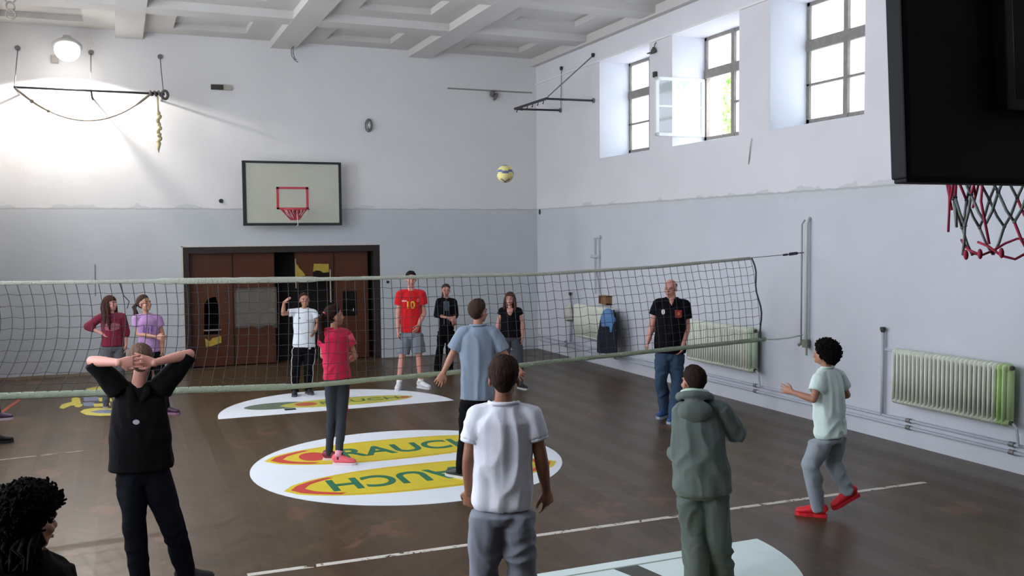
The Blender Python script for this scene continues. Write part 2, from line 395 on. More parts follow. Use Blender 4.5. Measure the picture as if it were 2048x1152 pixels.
bm = bmesh.new(); prism(bm, [(3.60, 1.66), (3.92, 1.66), (3.92, 1.745), (3.80, 1.735), (3.74, 1.775), (3.66, 1.785), (3.60, 1.755)], DY-.008, DY-.001, lambda x, z, y: (x, y, z)); obj('broken_hole', bm, M_hole, d)  # dark plate on the leaf paints the shade of a hole
bm = bmesh.new(); box(bm, 3.255, DY-.03, 1.45, 3.27, DY-.01, 2.03); box(bm, 3.925, DY-.03, 1.15, 3.945, DY-.01, 1.80); obj('torn_edge_strip', bm, mat('pale_splinter', 'b0a088'), d)
d = leaf(4, 4.02, 4.70, hole=(4.18, 4.47, .86, 1.36))
bm = bmesh.new(); tube(bm, [(4.40, DY+.06, .95), (4.41, DY+.07, 1.1)], [.018, .01]); obj('glint_handle', bm, mat('chrome', 'd0d0d0', .2, .05, metal=1), d)
bm = bmesh.new(); box(bm, 4.18, DY+.05, .84, 4.47, DY+.06, 1.38); obj('hole_shade', bm, mat('hole_shade', '101010', .1), d)  # near-black plate paints the dark inside this leaf's hole

# ------------------------------------------------------------------ floor markings
M_white = mat('white_floor_paint', 'dde3ea', .5, .05, 5); M_yel = mat('yellow_floor_paint', 'd3be28', .5, .08, 6)
M_red = mat('red_floor_paint', 'c23c34', .5, .08, 6); M_grn = mat('green_floor_paint', '1d6a4c', .5, .15, 12); M_or = mat('orange_line_paint', 'c99a2e', .5, .08, 6)
M_wworn = mat('pale_floor_paint', 'd6e6e4', .5, .06, 5)
def fl_poly(name, pts, h, m, parent, z=0):
    bm = bmesh.new(); prism(bm, pts, z, h); return obj(name, bm, m, parent)
def circ(cx, cy, r, a0=0, a1=2*math.pi, n=72, ry=None): return [(cx+r*math.cos(a0+(a1-a0)*i/n), cy+(ry or r)*math.sin(a0+(a1-a0)*i/n)) for i in range(n+(0 if abs(a1-a0-2*math.pi) < 1e-6 else 1))]
def lens(cx, cy, hw, hh, n=28, p=1.25):
    u = [(cx-hw+2*hw*i/n, cy+hh*(1-abs(-1+2*i/n)**2.3)**.6) for i in range(n+1)]
    return u+[(x, 2*cy-y) for x, y in u[1:-1][::-1]]
def logo_set(root, cx, cy, s, sx, flip=False, letters=True, dim=None):
    k = -1 if flip else 1
    T = lambda pts: [(cx+k*x*s, cy+k*y*s) for x, y in (pts if k == 1 else pts)]
    hw, hh = sx, .52
    e = lens(0, 0, hw, hh); fl_poly('yellow_oval', T(e), .0030, M_yel, root)
    fl_poly('orange_outline', T(lens(-.0, 0, hw-.06, hh-.035)), .0036, M_or if not dim else M_yel, root)
    fl_poly('oval_field', T(lens(.0, 0, hw-.08, hh-.055)), .0042, M_yel, root)
    # red crescent at the pointed end
    out = [(x, y) for x, y in lens(0, 0, hw-.07, hh-.04, 40) if x < -hw+.55]; inn = [(x, y) for x, y in lens(.13, 0, hw-.07, hh-.06, 40) if x < -hw+.55]
    up = sorted([q for q in out if q[1] >= -1e-6]); lo = sorted([q for q in out if q[1] < -1e-6], reverse=False)
    upi = sorted([q for q in inn if q[1] >= -1e-6]); loi = sorted([q for q in inn if q[1] < -1e-6])
    poly = up[::-1]+lo+loi[::-1]+upi
    fl_poly('red_crescent', T(poly), .0048, M_red, root)
    fl_poly('red_crescent', T([(-u_, v_) for u_, v_ in poly]), .0048, M_red, root)
    fl_poly('red_disc', T(circ(-hw+.53, 0, .15, ry=.21)), .0048, M_red, root)
    if letters:
        me = text_mesh('RAUCH', .022, .0012)
        xs = [v.co.x for v in me.vertices]; ys_ = [v.co.y for v in me.vertices]
        w_, h_ = max(xs)-min(xs), max(ys_)-min(ys_); mx_, my_ = (max(xs)+min(xs))/2, (max(ys_)+min(ys_))/2
        LW, LH = 1.62, .44
        for v in me.vertices:
            x = (v.co.x-mx_)/w_*LW+.20; y = (v.co.y-my_)/h_*LH
            v.co = V((cx+k*x*s, cy+k*y*s, .0052+(v.co.z)))
        obj('lettering', me, M_grn, root)
root = thing('floor_emblem', 'large white painted centre circle with two yellow ovals lettered RAUCH', 'floor marking', group='painted emblems on the floor')
fl_poly('white_disc', circ(2.85, 9.79, 1.665), .002, M_white, root)
logo_set(root, 2.86, 10.46, 1, 1.45); logo_set(root, 2.86, 9.14, 1, 1.45, True)
root = thing('floor_emblem', 'white painted half circle with a worn yellow oval, in front of the doors', 'floor marking', group='painted emblems on the floor')
fl_poly('white_half_disc', circ(2.87, 13.19, 1.68, 0, math.pi, 40, ry=1.77), .002, M_white, root)
fl_poly('dark_patch', lens(2.10, 13.87, .5, .27), .0028, mat('worn_green_patch', '5c6a58', .7, .3, 20), root)
M_yel2, M_yel = M_yel, mat('worn_yellow_paint', 'b5b04a', .6, .2, 18)
fl_poly('yellow_oval', lens(3.10, 13.80, 1.0, .33), .0034, M_yel, root)
fl_poly('red_disc', circ(2.48, 13.82, .16, ry=.15), .004, mat('worn_red_paint', 'b0583c', .6, .2, 18), root)
fl_poly('red_disc', circ(3.96, 13.78, .08), .004, mat('worn_red_paint', 'b0583c'), root)
fl_poly('dark_square', [(2.12, 13.44), (2.28, 13.44), (2.28, 13.58), (2.12, 13.58)], .003, M_hole, root)
me = text_mesh('RAUCH', .008, .001)
for v in me.vertices: v.co = V((3.28+v.co.x*.36, 13.80+v.co.y*.3, .0045+v.co.z))
obj('lettering', me, mat('worn_green_letters', '55703c', .6, .2, 20), root)
M_yel = M_yel2
root = thing('floor_emblem', 'pale painted half circle under the boy in the grey hoodie', 'floor marking', group='painted emblems on the floor')
fl_poly('white_half_disc', circ(2.90, 6.12, 1.76, -math.pi, 0, 48, ry=1.7), .002, M_wworn, root)
fl_poly('dark_stripe', [(2.6, 5.98), (4.2, 5.98), (4.2, 6.0), (2.6, 6.0)], .003, mat('worn_green_stripe', '7f9488'), root)
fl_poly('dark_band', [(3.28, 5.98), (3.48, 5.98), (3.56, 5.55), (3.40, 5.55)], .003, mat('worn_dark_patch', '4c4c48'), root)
fl_poly('yellow_oval', lens(2.7, 5.28, 1.3, .40), .0034, M_yel, root)
# worn court line, broken up as in the photo
def worn_line(name, label, a, b, w, col, fill, seed=1):
    """one painted strip whose paint has worn through in patches"""
    a, b = V((*a, 0)), V((*b, 0)); d = (b-a).normalized(); q = V((-d.y, d.x, 0))*w/2; bm = bmesh.new()
    P = [a-q, b-q, b+q, a+q]; prism(bm, [(p.x, p.y) for p in P], 0.0004, .002)
    m = mat('worn_line_paint_%d' % seed, col, .7, .15, 30); t = NT(m); bs = t.N['Principled BSDF']; geo = t.N.new('ShaderNodeNewGeometry')
    al = t.m('GREATER_THAN', t.m('ADD', t.m('MULTIPLY', t.noise(geo.outputs['Position'], 9, 6), .6), t.m('MULTIPLY', t.noise(geo.outputs['Position'], 34, 4), .4)), 1-fill)
    t.L.new(al, bs.inputs['Alpha'])
    return tag(obj(name, bm, m), label, 'court line', 'worn court lines')
worn_line('court_line', 'worn white court line running across the floor to the red shoes', (.80, 6.96), (7.21, 6.85), .06, 'c8c3b8', .56)
worn_line('court_line', 'faint pale line on the floor at the left behind the black-clad boy', (-1.75, 11.73), (-.35, 11.9), .05, '8a7c70', .54, 2)
worn_line('court_line', 'short orange-red line on the floor at the left edge', (-1.60, 14.95), (-1.42, 16.4), .06, 'a04a32', .60, 3)
root = thing('floor_emblem', 'yellow and blue worn painted emblem on the floor behind the net at left', 'floor marking', group='painted emblems on the floor')
M_y3 = mat('worn_yellow_emblem', 'bfb04a', .6, .2, 20); M_bl = mat('worn_blue_emblem', '73778e', .6, .15, 20)
for i_, (n_, k_, P_) in enumerate([('yellow_streak', 'y', [(-0.54, 16.87), (-0.34, 17.0), (0.02, 16.77), (0.03, 16.37), (-0.33, 16.44), (-0.49, 16.52)]), ('yellow_knob', 'y', [(-0.72, 15.91), (-0.66, 16.03), (-0.6, 15.85), (-0.58, 15.46), (-0.64, 15.34), (-0.7, 15.51)]), ('yellow_streak', 'y', [(-0.85, 15.09), (-0.83, 15.39), (-0.69, 15.6), (-0.57, 15.5), (-0.58, 15.27), (-0.71, 15.2), (-0.79, 14.97)]), ('blue_bar', 'b', [(-0.56, 15.93), (-0.35, 15.93), (-0.31, 15.52), (-0.53, 15.53)]), ('blue_bar', 'b', [(-0.55, 15.44), (-0.39, 15.37), (-0.37, 15.04), (-0.52, 15.06)]), ('yellow_block', 'y', [(-0.34, 15.78), (-0.16, 15.74), (-0.14, 15.34), (-0.32, 15.43)]), ('yellow_block', 'y', [(-0.4, 15.23), (-0.17, 15.21), (-0.16, 14.93), (-0.38, 14.95)]), ('yellow_ring', 'y', [(-0.56, 14.6), (-0.51, 14.8), (-0.37, 14.86), (-0.13, 14.7), (-0.11, 14.11), (-0.29, 14.15), (-0.47, 14.32)]), ('blue_bar', 'b', [(-0.43, 14.54), (-0.3, 14.65), (-0.13, 14.57), (-0.13, 14.28), (-0.32, 14.37)]), ('yellow_streak', 'y', [(-0.66, 15.26), (-0.55, 15.3), (-0.54, 15.11), (-0.58, 15.0), (-0.64, 15.08)])]):
    fl_poly(n_, P_, .0018+.0002*i_, M_y3 if k_ == 'y' else M_bl, root)

# ------------------------------------------------------------------ back wall fixtures
M_black = mat('black_paint', '23282b', .5, .1); M_metal = mat('dark_steel', '3d3c44', .45, .15, 20, metal=.5); M_grey = mat('grey_metal', '77777a', .5, .1, 10, metal=.4)
M_board = mat('cream_board', 'b9bbac', .5, .05, 3); M_bred = mat('board_red', 'b8404c', .5, .1, 10)
t = thing('backboard', 'cream basketball backboard with black border and red square above the doors', 'backboard', (3.105, 18.20, 3.27))
hw, hh = .925, .605
bm = bmesh.new(); box(bm, -hw+.05, -.01, -hh+.05, hw-.05, .03, hh-.05); obj('board', bm, M_board, t)
bm = bmesh.new()
for b in ((-hw, -.025, -hh, -hw+.06, .035, hh), (hw-.045, -.025, -hh, hw, .035, hh), (-hw, -.026, -hh, hw, .034, -hh+.05), (-hw, -.026, hh-.04, hw, .034, hh)): box(bm, *b)
obj('border', bm, M_black, t)
bm = bmesh.new(); sx0, sx1, sz0, sz1 = -.31, .29, -.30, .125
for b in ((sx0, sz0, sx0+.045, sz1), (sx1-.045, sz0, sx1, sz1), (sx0, sz0, sx1, sz0+.035), (sx0, sz1-.04, sx1, sz1)): box(bm, b[0], -.016, b[1], b[2], -.008, b[3])
obj('target_square', bm, M_bred, t)
rim = None
bm = bmesh.new(); tube(bm, [V((.225*math.cos(a), -.40+.225*math.sin(a), -.31)) for a in [2*math.pi*i/28 for i in range(28)]], .01, closed=True, n=8); rim = obj('rim', bm, M_bred, t, True)
bm = bmesh.new(); prism(bm, [(-.24, -.30), (.25, -.30), (.10, -.50), (-.06, -.50)], -.03, -.01, lambda x, z, y: (x, y, z)); box(bm, -.06, -.19, -.33, .06, -.02, -.30); obj('rim_bracket', bm, mat('worn_red', 'a03040', .6, .3, 30), t)
bm = bmesh.new(); r = random.Random(4)
for i in range(9):
    a = 2*math.pi*i/9; p = V((.22*math.cos(a), -.40+.22*math.sin(a), -.32)); c = V((p.x*.5, -.40+(p.y+.4)*.5, -.32-r.uniform(.07, .16)))
    tube(bm, [p, p.lerp(c, .5)+V((r.uniform(-.02, .02), 0, -.02)), c], .006, n=5)
tube(bm, [(0, -.4, -.4), (.01, -.41, -.6), (-.02, -.4, -.62)], .008, n=5)
obj('net_remnant', bm, mat('net_cord', 'cfc4c0'), t, True)
for x_, z_ in ((-.5, -.35), (.42, -.35), (-.5, .3), (.42, .3)):
    bm = bmesh.new(); box(bm, x_, .035, z_, x_+.08, .285, z_+.07); obj('wall_mount', bm, M_black, t)

def wall_frame(name, label, mk, y0, y1, d, z, zt, hooks):
    """U-shaped apparatus frame on the wall: mk(along, out, z) -> world"""
    t = thing(name, label, 'wall bracket')
    return t
# bracket on the right wall
t = thing('climbing_bracket', 'dark steel U-shaped bracket with hooks on the right wall by the corner', 'wall bracket', (RX-.014, 16.5, 4.95))
bm = bmesh.new(); box(bm, -.94, -.60, -.02, -.90, .95, .02)
obj('front_bar', bm, M_metal, t)
for y in (-.66, .78):
    bm = bmesh.new(); tube(bm, [(0, y, -.01), (-.92, y+(.12 if y > 0 else .06), -.01)], .02, n=8); obj('arm', bm, M_metal, t)
    bm = bmesh.new(); tube(bm, [(0, y, -.01), (-.02, y, -.01)], .045, n=10); obj('wall_plate', bm, M_grey, t)
bm = bmesh.new(); tube(bm, [(-.91, -.59, .03), (0, -.66, .83)], .012, n=6); obj('stay_rod', bm, M_grey, t)
bm = bmesh.new(); tube(bm, [(-.012, .70, .80), (-.012, .74, -.01)], .007, n=6); obj('stay_rod', bm, M_grey, t)
for y, z in ((-.66, .83), (.70, .81)):
    bm = bmesh.new(); tube(bm, [(0, y, z), (-.03, y, z)], .04, n=10); obj('anchor', bm, M_metal, t)
for i in range(6):
    y = -.42+i*.25; bm = bmesh.new(); tube(bm, [(-.92, y, -.015), (-.92, y, -.05), (-.92, y+.02, -.075), (-.92, y+.04, -.06)], .009, n=6); obj('hook', bm, M_metal, t)
# bracket on the back wall with the lamp side
t = thing('climbing_bracket', 'long dark bar hung from three rods on the back wall below the floodlight', 'wall bracket', (-.33, BY, 4.95))
bm = bmesh.new(); tube(bm, [(-1.165, -.87, -.0), (1.17, -.87, .0)], .019, n=8); obj('front_bar', bm, M_metal, t)
for x in (-1.15, .0, 1.15):
    bm = bmesh.new(); tube(bm, [(x, 0, .79), (x, -.87, .02)], .009, n=6); obj('stay_rod', bm, M_grey, t)
    bm = bmesh.new(); tube(bm, [(x, 0, .79), (x, -.03, .79)], .045, n=10); obj('anchor', bm, M_grey, t)
    bm = bmesh.new(); tube(bm, [(x, -.85, 0), (x, 0, 0)], .018, n=8); obj('arm', bm, M_grey, t)
bm = bmesh.new(); tube(bm, [(0, -.87, 0), (.01, -.87, -.12), (.03, -.87, -.16)], .014, n=6); obj('hanging_hook', bm, M_metal, t)
# ropes
M_rope = mat('weathered_rope', '8f8577', .9, .25, 60, .5, 120); M_rope_y = mat('yellowish_rope', 'b8ab86', .9, .25, 60, .5, 120)
bm = bmesh.new(); P = arc((-1.47, 17.60, 4.93), (.60, 17.60, 4.93), .49, 26)
tube(bm, P, [.02 if i < 6 or i > 23 else .012 for i in range(27)], n=7); ell(bm, P[3], .035); ell(bm, P[6], .03)
tag(obj('rope', bm, M_rope, None, True), 'long rope sagging in an arc below the dark bar on the back wall', 'rope')
bm = bmesh.new()
tube(bm, [V((.58+i*.012, 17.60+.035*math.cos(i*1.1), 4.95+.035*math.sin(i*1.1))) for i in range(20)], .022, n=7)
tube(bm, [V((.84+.05*math.cos(a), 17.58, 4.93+.07*math.sin(a))) for a in [2*math.pi*i/16 for i in range(16)]], .025, closed=True, n=7)
tag(obj('rope_coil', bm, mat('dark_rope', '55504e', .9, .3, 50), None, True), 'dark rope coiled around the right end of the bar', 'rope')
bm = bmesh.new(); tube(bm, [(.72, 17.60, 4.92), (.725, 17.60, 4.62)], .014, n=6)
for i in range(9):
    z = 4.61-i*.062; ell(bm, (.73+.018*math.sin(i*2.1), 17.60+.015*math.cos(i*1.7), z), (.036, .036, .045), Matrix.Rotation(.6*math.sin(i*1.3), 3, 'Y'), 10, 6)
tube(bm, [(.72, 17.6, 4.10), (.71, 17.6, 4.0), (.715, 17.6, 3.93)], [.04, .022, .005], n=7)
tag(obj('knotted_rope', bm, M_rope_y, None, True), 'yellowish knotted rope bundle hanging from the right end of the bar', 'rope')
# floodlight
t = thing('floodlight', 'switched-on round floodlight glowing high on the back wall', 'lamp', (-.68, 17.75, 5.64))
bm = bmesh.new(); tube(bm, [(0, .05, .24), (0, .05, .17), (0, .03, .12), (0, .0, .05)], [.06, .09, .17, .24], n=24); obj('shade', bm, mat('lamp_enamel', 'c8c8c4', .4), t, True)
m = bpy.data.materials.new('lamp_glow'); m.use_nodes = True; b = m.node_tree.nodes['Principled BSDF']; b.inputs['Emission Color'].default_value = (1, .95, .9, 1); b.inputs['Emission Strength'].default_value = LAMP_E
bm = bmesh.new(); ell(bm, (0, 0, -.02), (.20, .20, .18), None, 24, 14); obj('bulb', bm, m, t, True)
bm = bmesh.new(); tube(bm, [(0, .05, .22), (0, .2, .26), (0, .74, .26)], .018, n=8); obj('bracket_arm', bm, M_grey, t, True)
bm = bmesh.new(); box(bm, -.27, .64, -.12, -.17, .74, .0); tube(bm, [(-.22, .70, .0), (-.15, .4, .15), (0, .1, .2)], .008, n=5); obj('junction_box', bm, mat('grey_plastic', 'a39a97'), t)
l = bpy.data.lights.new('floodlight_beam', 'SPOT'); l.energy = LAMP_W; l.spot_size = math.radians(158); l.spot_blend = .12; l.color = (1, .93, .86); l.shadow_soft_size = .06
o = bpy.data.objects.new('floodlight_beam', l); C.objects.link(o); o.location = (-.68, 17.75, 5.40); o.rotation_euler = (0, 0, 0)
# small things on the back wall
t = thing('wall_box', 'small dark and pale rectangular box on the upper back wall', 'box', (1.88, BY, 5.24))
bm = bmesh.new(); box(bm, -.19, -.06, -.045, .03, 0, .045, .004); obj('dark_housing', bm, mat('dark_housing', '3a3630'), t)
bm = bmesh.new(); box(bm, .03, -.05, -.045, .18, 0, .045, .004); obj('pale_cover', bm, mat('pale_cover', 'a29f94'), t)
t = thing('alarm_bell', 'oval grey metal alarm bell on the back wall above the backboard', 'bell', (4.665, BY, 4.64))
bm = bmesh.new(); tube(bm, [(0, 0, 0), (0, -.05, 0), (0, -.08, 0)], [(.075, .135), (.07, .13), (.05, .1)], V((1, 0, 0)), 24); obj('shell', bm, M_grey, t, True)
bm = bmesh.new(); tube(bm, [(0, -.075, 0), (0, -.10, 0)], [(.03, .075), (.025, .06)], V((1, 0, 0)), 16); obj('centre', bm, mat('pale_metal', 'b5b3b0', .4, metal=.3), t, True)
for x, z, lb in ((1.82, 3.135, 'small round black hole in the back wall left of the backboard'), (5.0, 1.526, 'small black hook on the back wall right of the doors')):
    bm = bmesh.new(); tube(bm, [(x, BY, z), (x, BY-.02, z)], [.04 if z > 3 else .028]*2, n=14); tag(obj('wall_plug', bm, M_black, None), lb, 'wall plug')
t = thing('wall_pipe', 'thin horizontal conduit on the back wall near the right corner', 'pipe', (6.32, BY, 5.45))
bm = bmesh.new(); tube(bm, [(0, -.02, 0), (1.88, -.02, 0)], .012, n=6); obj('conduit', bm, mat('conduit_grey', '85857f'), t)
bm = bmesh.new(); ell(bm, (.96, -.07, -.07), (.06, .06, .07)); ell(bm, (1.03, -.07, -.13), (.04, .04, .09), Matrix.Rotation(.5, 3, 'Y')); tube(bm, [(.96, -.03, 0), (.96, -.06, -.05)], .02); obj('fitting', bm, mat('fitting_grey', '6f6f6b', .6, .3, 30), t, True)
bm = bmesh.new(); tube(bm, [(3.17, BY-.30, 6.03), (3.13, BY-.3, 5.96), (3.14, BY-.3, 5.85), (3.19, BY-.3, 5.78), (3.25, BY-.3, 5.74)], .009, n=5); tube(bm, [(3.17, BY-.30, 6.03), (3.17, BY-.28, 5.90), (3.20, BY-.28, 5.80), (3.23, BY-.3, 5.79)], .009, n=5)
tag(obj('cable', bm, M_grey, None, True), 'loose grey cable hanging from the ceiling beam above the backboard', 'cable')
t = thing('ring_chain', 'metal rings linked in a chain hanging from the ceiling at the upper left', 'chain', (-1.30, 15.3, 6.17))
for i, (z, rr) in enumerate(((-.30, .07), (-.42, .065), (-.53, .065))):
    bm = bmesh.new(); tube(bm, [V((rr*math.cos(a)*(1 if i % 2 == 0 else .8), rr*math.cos(a)*(.3 if i % 2 else -.2), z+rr*math.sin(a))) for a in [2*math.pi*j/18 for j in range(18)]], .012, closed=True, n=6); obj('ring', bm, mat('dull_ring_metal', '9a948e', .5, metal=.4), t, True)
bm = bmesh.new(); tube(bm, [(0, 0, 0), (0, 0, -.24)], .01, n=6); obj('hanger', bm, M_grey, t)
bm = bmesh.new(); tube(bm, [(-.38, BY-.012, 1.99), (-.39, BY-.012, 1.42)], .006, n=5); tag(obj('wire', bm, M_grey, None), 'thin vertical wire on the back wall behind the net at left', 'wire')

# ------------------------------------------------------------------ right wall fixtures
M_rad = mat('cream_radiator_enamel', 'e2e6d8', .45, .05, 8); M_rad_g = mat('pale_green_enamel', 'c6d6ba', .45, .05, 8); M_lime = mat('lime_green_enamel', 'c2dc9c', .45, .05, 8)
M_gap = mat('radiator_gap_shade', '2c2e2c', .8, .2, 20); M_pipe = mat('pipe_paint', 'b6bbc6', .5, .08, 8); M_post = mat('post_paint', 'c6ccca', .5, .08, 8); M_dirt = mat('dirty_valve', '40403c', .6)  # dark gap colour is painted-in shade between the radiator columns
def rad_section(w):
    bm = bmesh.new(); h = .64; s = w*.30
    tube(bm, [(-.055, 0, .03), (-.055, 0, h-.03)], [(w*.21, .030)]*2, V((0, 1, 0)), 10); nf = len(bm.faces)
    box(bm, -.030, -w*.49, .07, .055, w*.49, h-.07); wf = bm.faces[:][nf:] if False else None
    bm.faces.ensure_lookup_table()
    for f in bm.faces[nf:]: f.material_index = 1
    for z in (.045, h-.045): ell(bm, (0, 0, z), (.085, w*.42, .042), None, 10, 8); box(bm, -.035, -w*.5, z-.022, .035, w*.5, z+.022)
    me = bpy.data.meshes.new('section'); bmesh.ops.recalc_face_normals(bm, faces=bm.faces); bm.to_mesh(me); bm.free()
    for p in me.polygons: p.use_smooth = True
    return me
def radiator(label, y_far, y_near, n, z, last=None, endm=None):
    t = thing('radiator', label, 'radiator', (RX-.16, y_far, z), 0, 'column radiators on the right wall')
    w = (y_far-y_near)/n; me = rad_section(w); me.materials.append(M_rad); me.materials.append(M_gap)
    me2 = me.copy(); me2.materials.clear(); me2.materials.append(endm or M_rad); me2.materials.append(endm or M_rad)
    for i in range(n):
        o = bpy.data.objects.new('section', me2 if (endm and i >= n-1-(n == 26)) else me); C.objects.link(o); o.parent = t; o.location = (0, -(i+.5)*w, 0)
        if endm and i >= n-1-(n == 26): tag(o, 'greener painted end section')
    for zz in (.045, .595):
        for yy in (0, -(n-1)*w):
            bm = bmesh.new(); tube(bm, [(0, yy+(.0), zz), (0, yy+(.03 if yy == 0 else -w-.03), zz)], .022, n=8); obj('end_plug', bm, M_dirt, t)
    for yy in (-.2, -(n*w)+.2):
        bm = bmesh.new(); box(bm, .06, yy-.02, .5, .158, yy+.02, .53); obj('wall_hook', bm, M_grey, t)
    bm = bmesh.new(); tube(bm, [(0, .03, .595), (.02, .18, .595)], .014, n=6); obj('feed_pipe', bm, M_pipe, t)
    yy = -(n*w)-.03
    bm = bmesh.new(); tube(bm, [(0, yy, .045), (.02, yy-.03, .0), (.05, yy-.03, -.19)], .014, n=6); obj('return_pipe', bm, M_pipe, t)
    return t
radiator('cream column radiator at the right edge with a lime green end', 8.19, 6.69, 26, .49, endm=M_lime)
radiator('cream column radiator behind the man in the navy polo shirt, pale green end', 12.39, 10.78, 27, .49, endm=M_rad_g)
radiator('cream column radiator near the corner, partly behind the hanging coat', 16.29, 14.85, 23, .48)
def riser(label, y, z1, z0=.29):
    t = thing('riser_pipe', label, 'pipe', (RX-.05, y-.04, z0))
    bm = bmesh.new(); tube(bm, [(0, 0, 0), (0, 0, z1-z0-.06)], .02, n=8); obj('tube', bm, M_pipe, t, True)
    bm = bmesh.new(); tube(bm, [(0, 0, z1-z0-.06), (0, 0, z1-z0-.02), (0, 0, z1-z0)], [.022, .035, .03], n=8); obj('valve', bm, M_dirt, t, True)
    return t
riser('thin vertical pipe with a dark valve left of the rightmost radiator', 8.55, 1.33)
riser('thin vertical pipe with a dark valve left of the corner radiator', 16.85, 1.30)
for z, lb in ((.295, 'upper of two horizontal heating pipes along the right wall'), (.215, 'lower of two horizontal heating pipes along the right wall')):
    t = thing('heating_pipe', lb, 'pipe', (RX-.05, 0, z), 0, 'horizontal heating pipes')
    bm = bmesh.new(); tube(bm, [(0, NY, 0), (0, 18.3, 0), (0, 18.42, .02)], .018, n=8); obj('tube', bm, M_pipe, t, True)
    for y in (6.75, 8.1, 10.9, 14.95, 17.0):
        bm = bmesh.new(); tube(bm, [(0, y-.03, 0), (0, y+.03, 0)], .028, n=8); obj('coupling', bm, M_grey, t)
# the net post fixed to the wall
t = thing('net_post', 'pale vertical net post fixed to the right wall', 'post', (RX-.06, 9.84, .95))
bm = bmesh.new(); tube(bm, [(0, 0, 0), (0, 0, 1.60), (.02, 0, 1.66), (.05, 0, 1.68)], .021, n=10); obj('pole', bm, M_post, t, True)
bm = bmesh.new(); tube(bm, [(-.02, .07, .05), (-.02, .07, 1.60), (.02, .06, 1.66)], .012, n=6); obj('cable_tube', bm, mat('cable_tube', 'a0a4a6'), t, True)
bm = bmesh.new(); tube(bm, [(0, 0, .10), (0, 0, -.0)], .05, n=10); tube(bm, [(-.03, -.05, .08), (-.03, -.05, -.10)], .014, n=6); tube(bm, [(-.02, .06, .05), (-.06, .08, .02)], .02, n=6); obj('clamp', bm, mat('clamp_metal', '7c8474'), t)
t = thing('wall_post', 'pair of thin grey uprights on the right wall above the wooden box', 'post', (RX-.04, 15.62, 1.33))
for y in (0, .16):
    bm = bmesh.new(); tube(bm, [(0, y, 0), (0, y, 1.05)], .014, n=6); obj('upright', bm, M_pipe, t)
bm = bmesh.new(); tube(bm, [(0, .18, 1.05), (0, -.06, 1.05), (0, -.06, 1.10)], .012, n=6); tube(bm, [(0, .3, .70), (0, .0, .70)], .03, n=6); obj('cross_piece', bm, M_pipe, t)
t = thing('wooden_box', 'small open brown wooden box on the right wall above the coat', 'box', (RX, 15.33, 1.16))
M_wood = mat('brown_box_wood', '8a6444', .7, .2, 12, stretch=(1, 1, 6))
bm = bmesh.new()
for b in ((-.12, -.15, 0, 0, .15, .018), (-.12, -.15, .142, 0, .15, .16), (-.12, -.15, 0, 0, -.132, .16), (-.12, .132, 0, 0, .15, .16)): box(bm, *b)
obj('case', bm, M_wood, t)
bm = bmesh.new(); box(bm, -.128, -.15, 0, -.12, .04, .16); obj('front_panel', bm, M_wood, t)
bm = bmesh.new(); box(bm, -.05, .06, .04, -.03, .12, .13); obj('inner_meter', bm, mat('pale_meter', 'b8bcc4'), t)
# hanging clothes and bag
def lumpy(bm, vox, amp, sc_=6, it=3):
    me = remesh(bm, vox, it); displace(me, lambda c, n: amp*noise.noise(V((c.x*sc_, c.y*sc_, c.z*sc_*.35)))); return me
t = thing('hanging_coat', 'navy jacket with a light blue hooded top hanging on the right wall', 'jacket', (RX-.36, 14.70, .31))
bm = bmesh.new(); tube(bm, [(0, 0, .02), (0, 0, .30), (0, .0, .55), (0, .02, .72)], [(.30, .10), (.26, .10), (.23, .09), (.14, .06)], V((0, 1, 0)), 16)
tube(bm, [(0, .25, .02), (0, .24, .30), (0, .17, .62)], [(.07, .06), (.07, .06), (.07, .05)], V((0, 1, 0)), 10); tube(bm, [(0, -.28, .04), (0, -.26, .35), (0, -.17, .66)], [(.07, .06), (.07, .06), (.07, .05)], V((0, 1, 0)), 10)
obj('jacket', lumpy(bm, .014, .03), mat('navy_cloth', '191d2e', .9, .2, 6), t)
bm = bmesh.new(); tube(bm, [(-.02, -.06, .52), (-.03, -.05, .66), (0, -.03, .78), (0, -.02, .82)], [(.16, .10), (.18, .11), (.12, .08), (.04, .04)], V((0, 1, 0)), 14); tube(bm, [(-.01, -.22, .42), (-.01, -.20, .68)], [(.05, .06), (.06, .06)], V((0, 1, 0)), 8)
obj('hood', lumpy(bm, .014, .02), mat('light_blue_cloth', '5b83b4', .9, .15, 6), t)
t = thing('plastic_bag', 'white bag hanging on the pipe near the corner', 'bag', (RX-.19, 16.55, .765))
bm = bmesh.new(); tube(bm, [(0, 0, 0), (0, .02, .10), (0, .02, .2), (0, -.03, .3), (0, -.08, .40)], [(.12, .08), (.17, .10), (.14, .09), (.06, .04), (.02, .02)], V((0, 1, 0)), 14)
obj('sack', lumpy(bm, .012, .025), mat('white_bag', 'c9c7c0', .7, .1, 10), t)
bm = bmesh.new(); tube(bm, [(0, -.08, .39), (.05, -.10, .45), (.1, -.10, .44)], .008, n=5); obj('handle', bm, mat('white_bag', 'c9c7c0'), t)
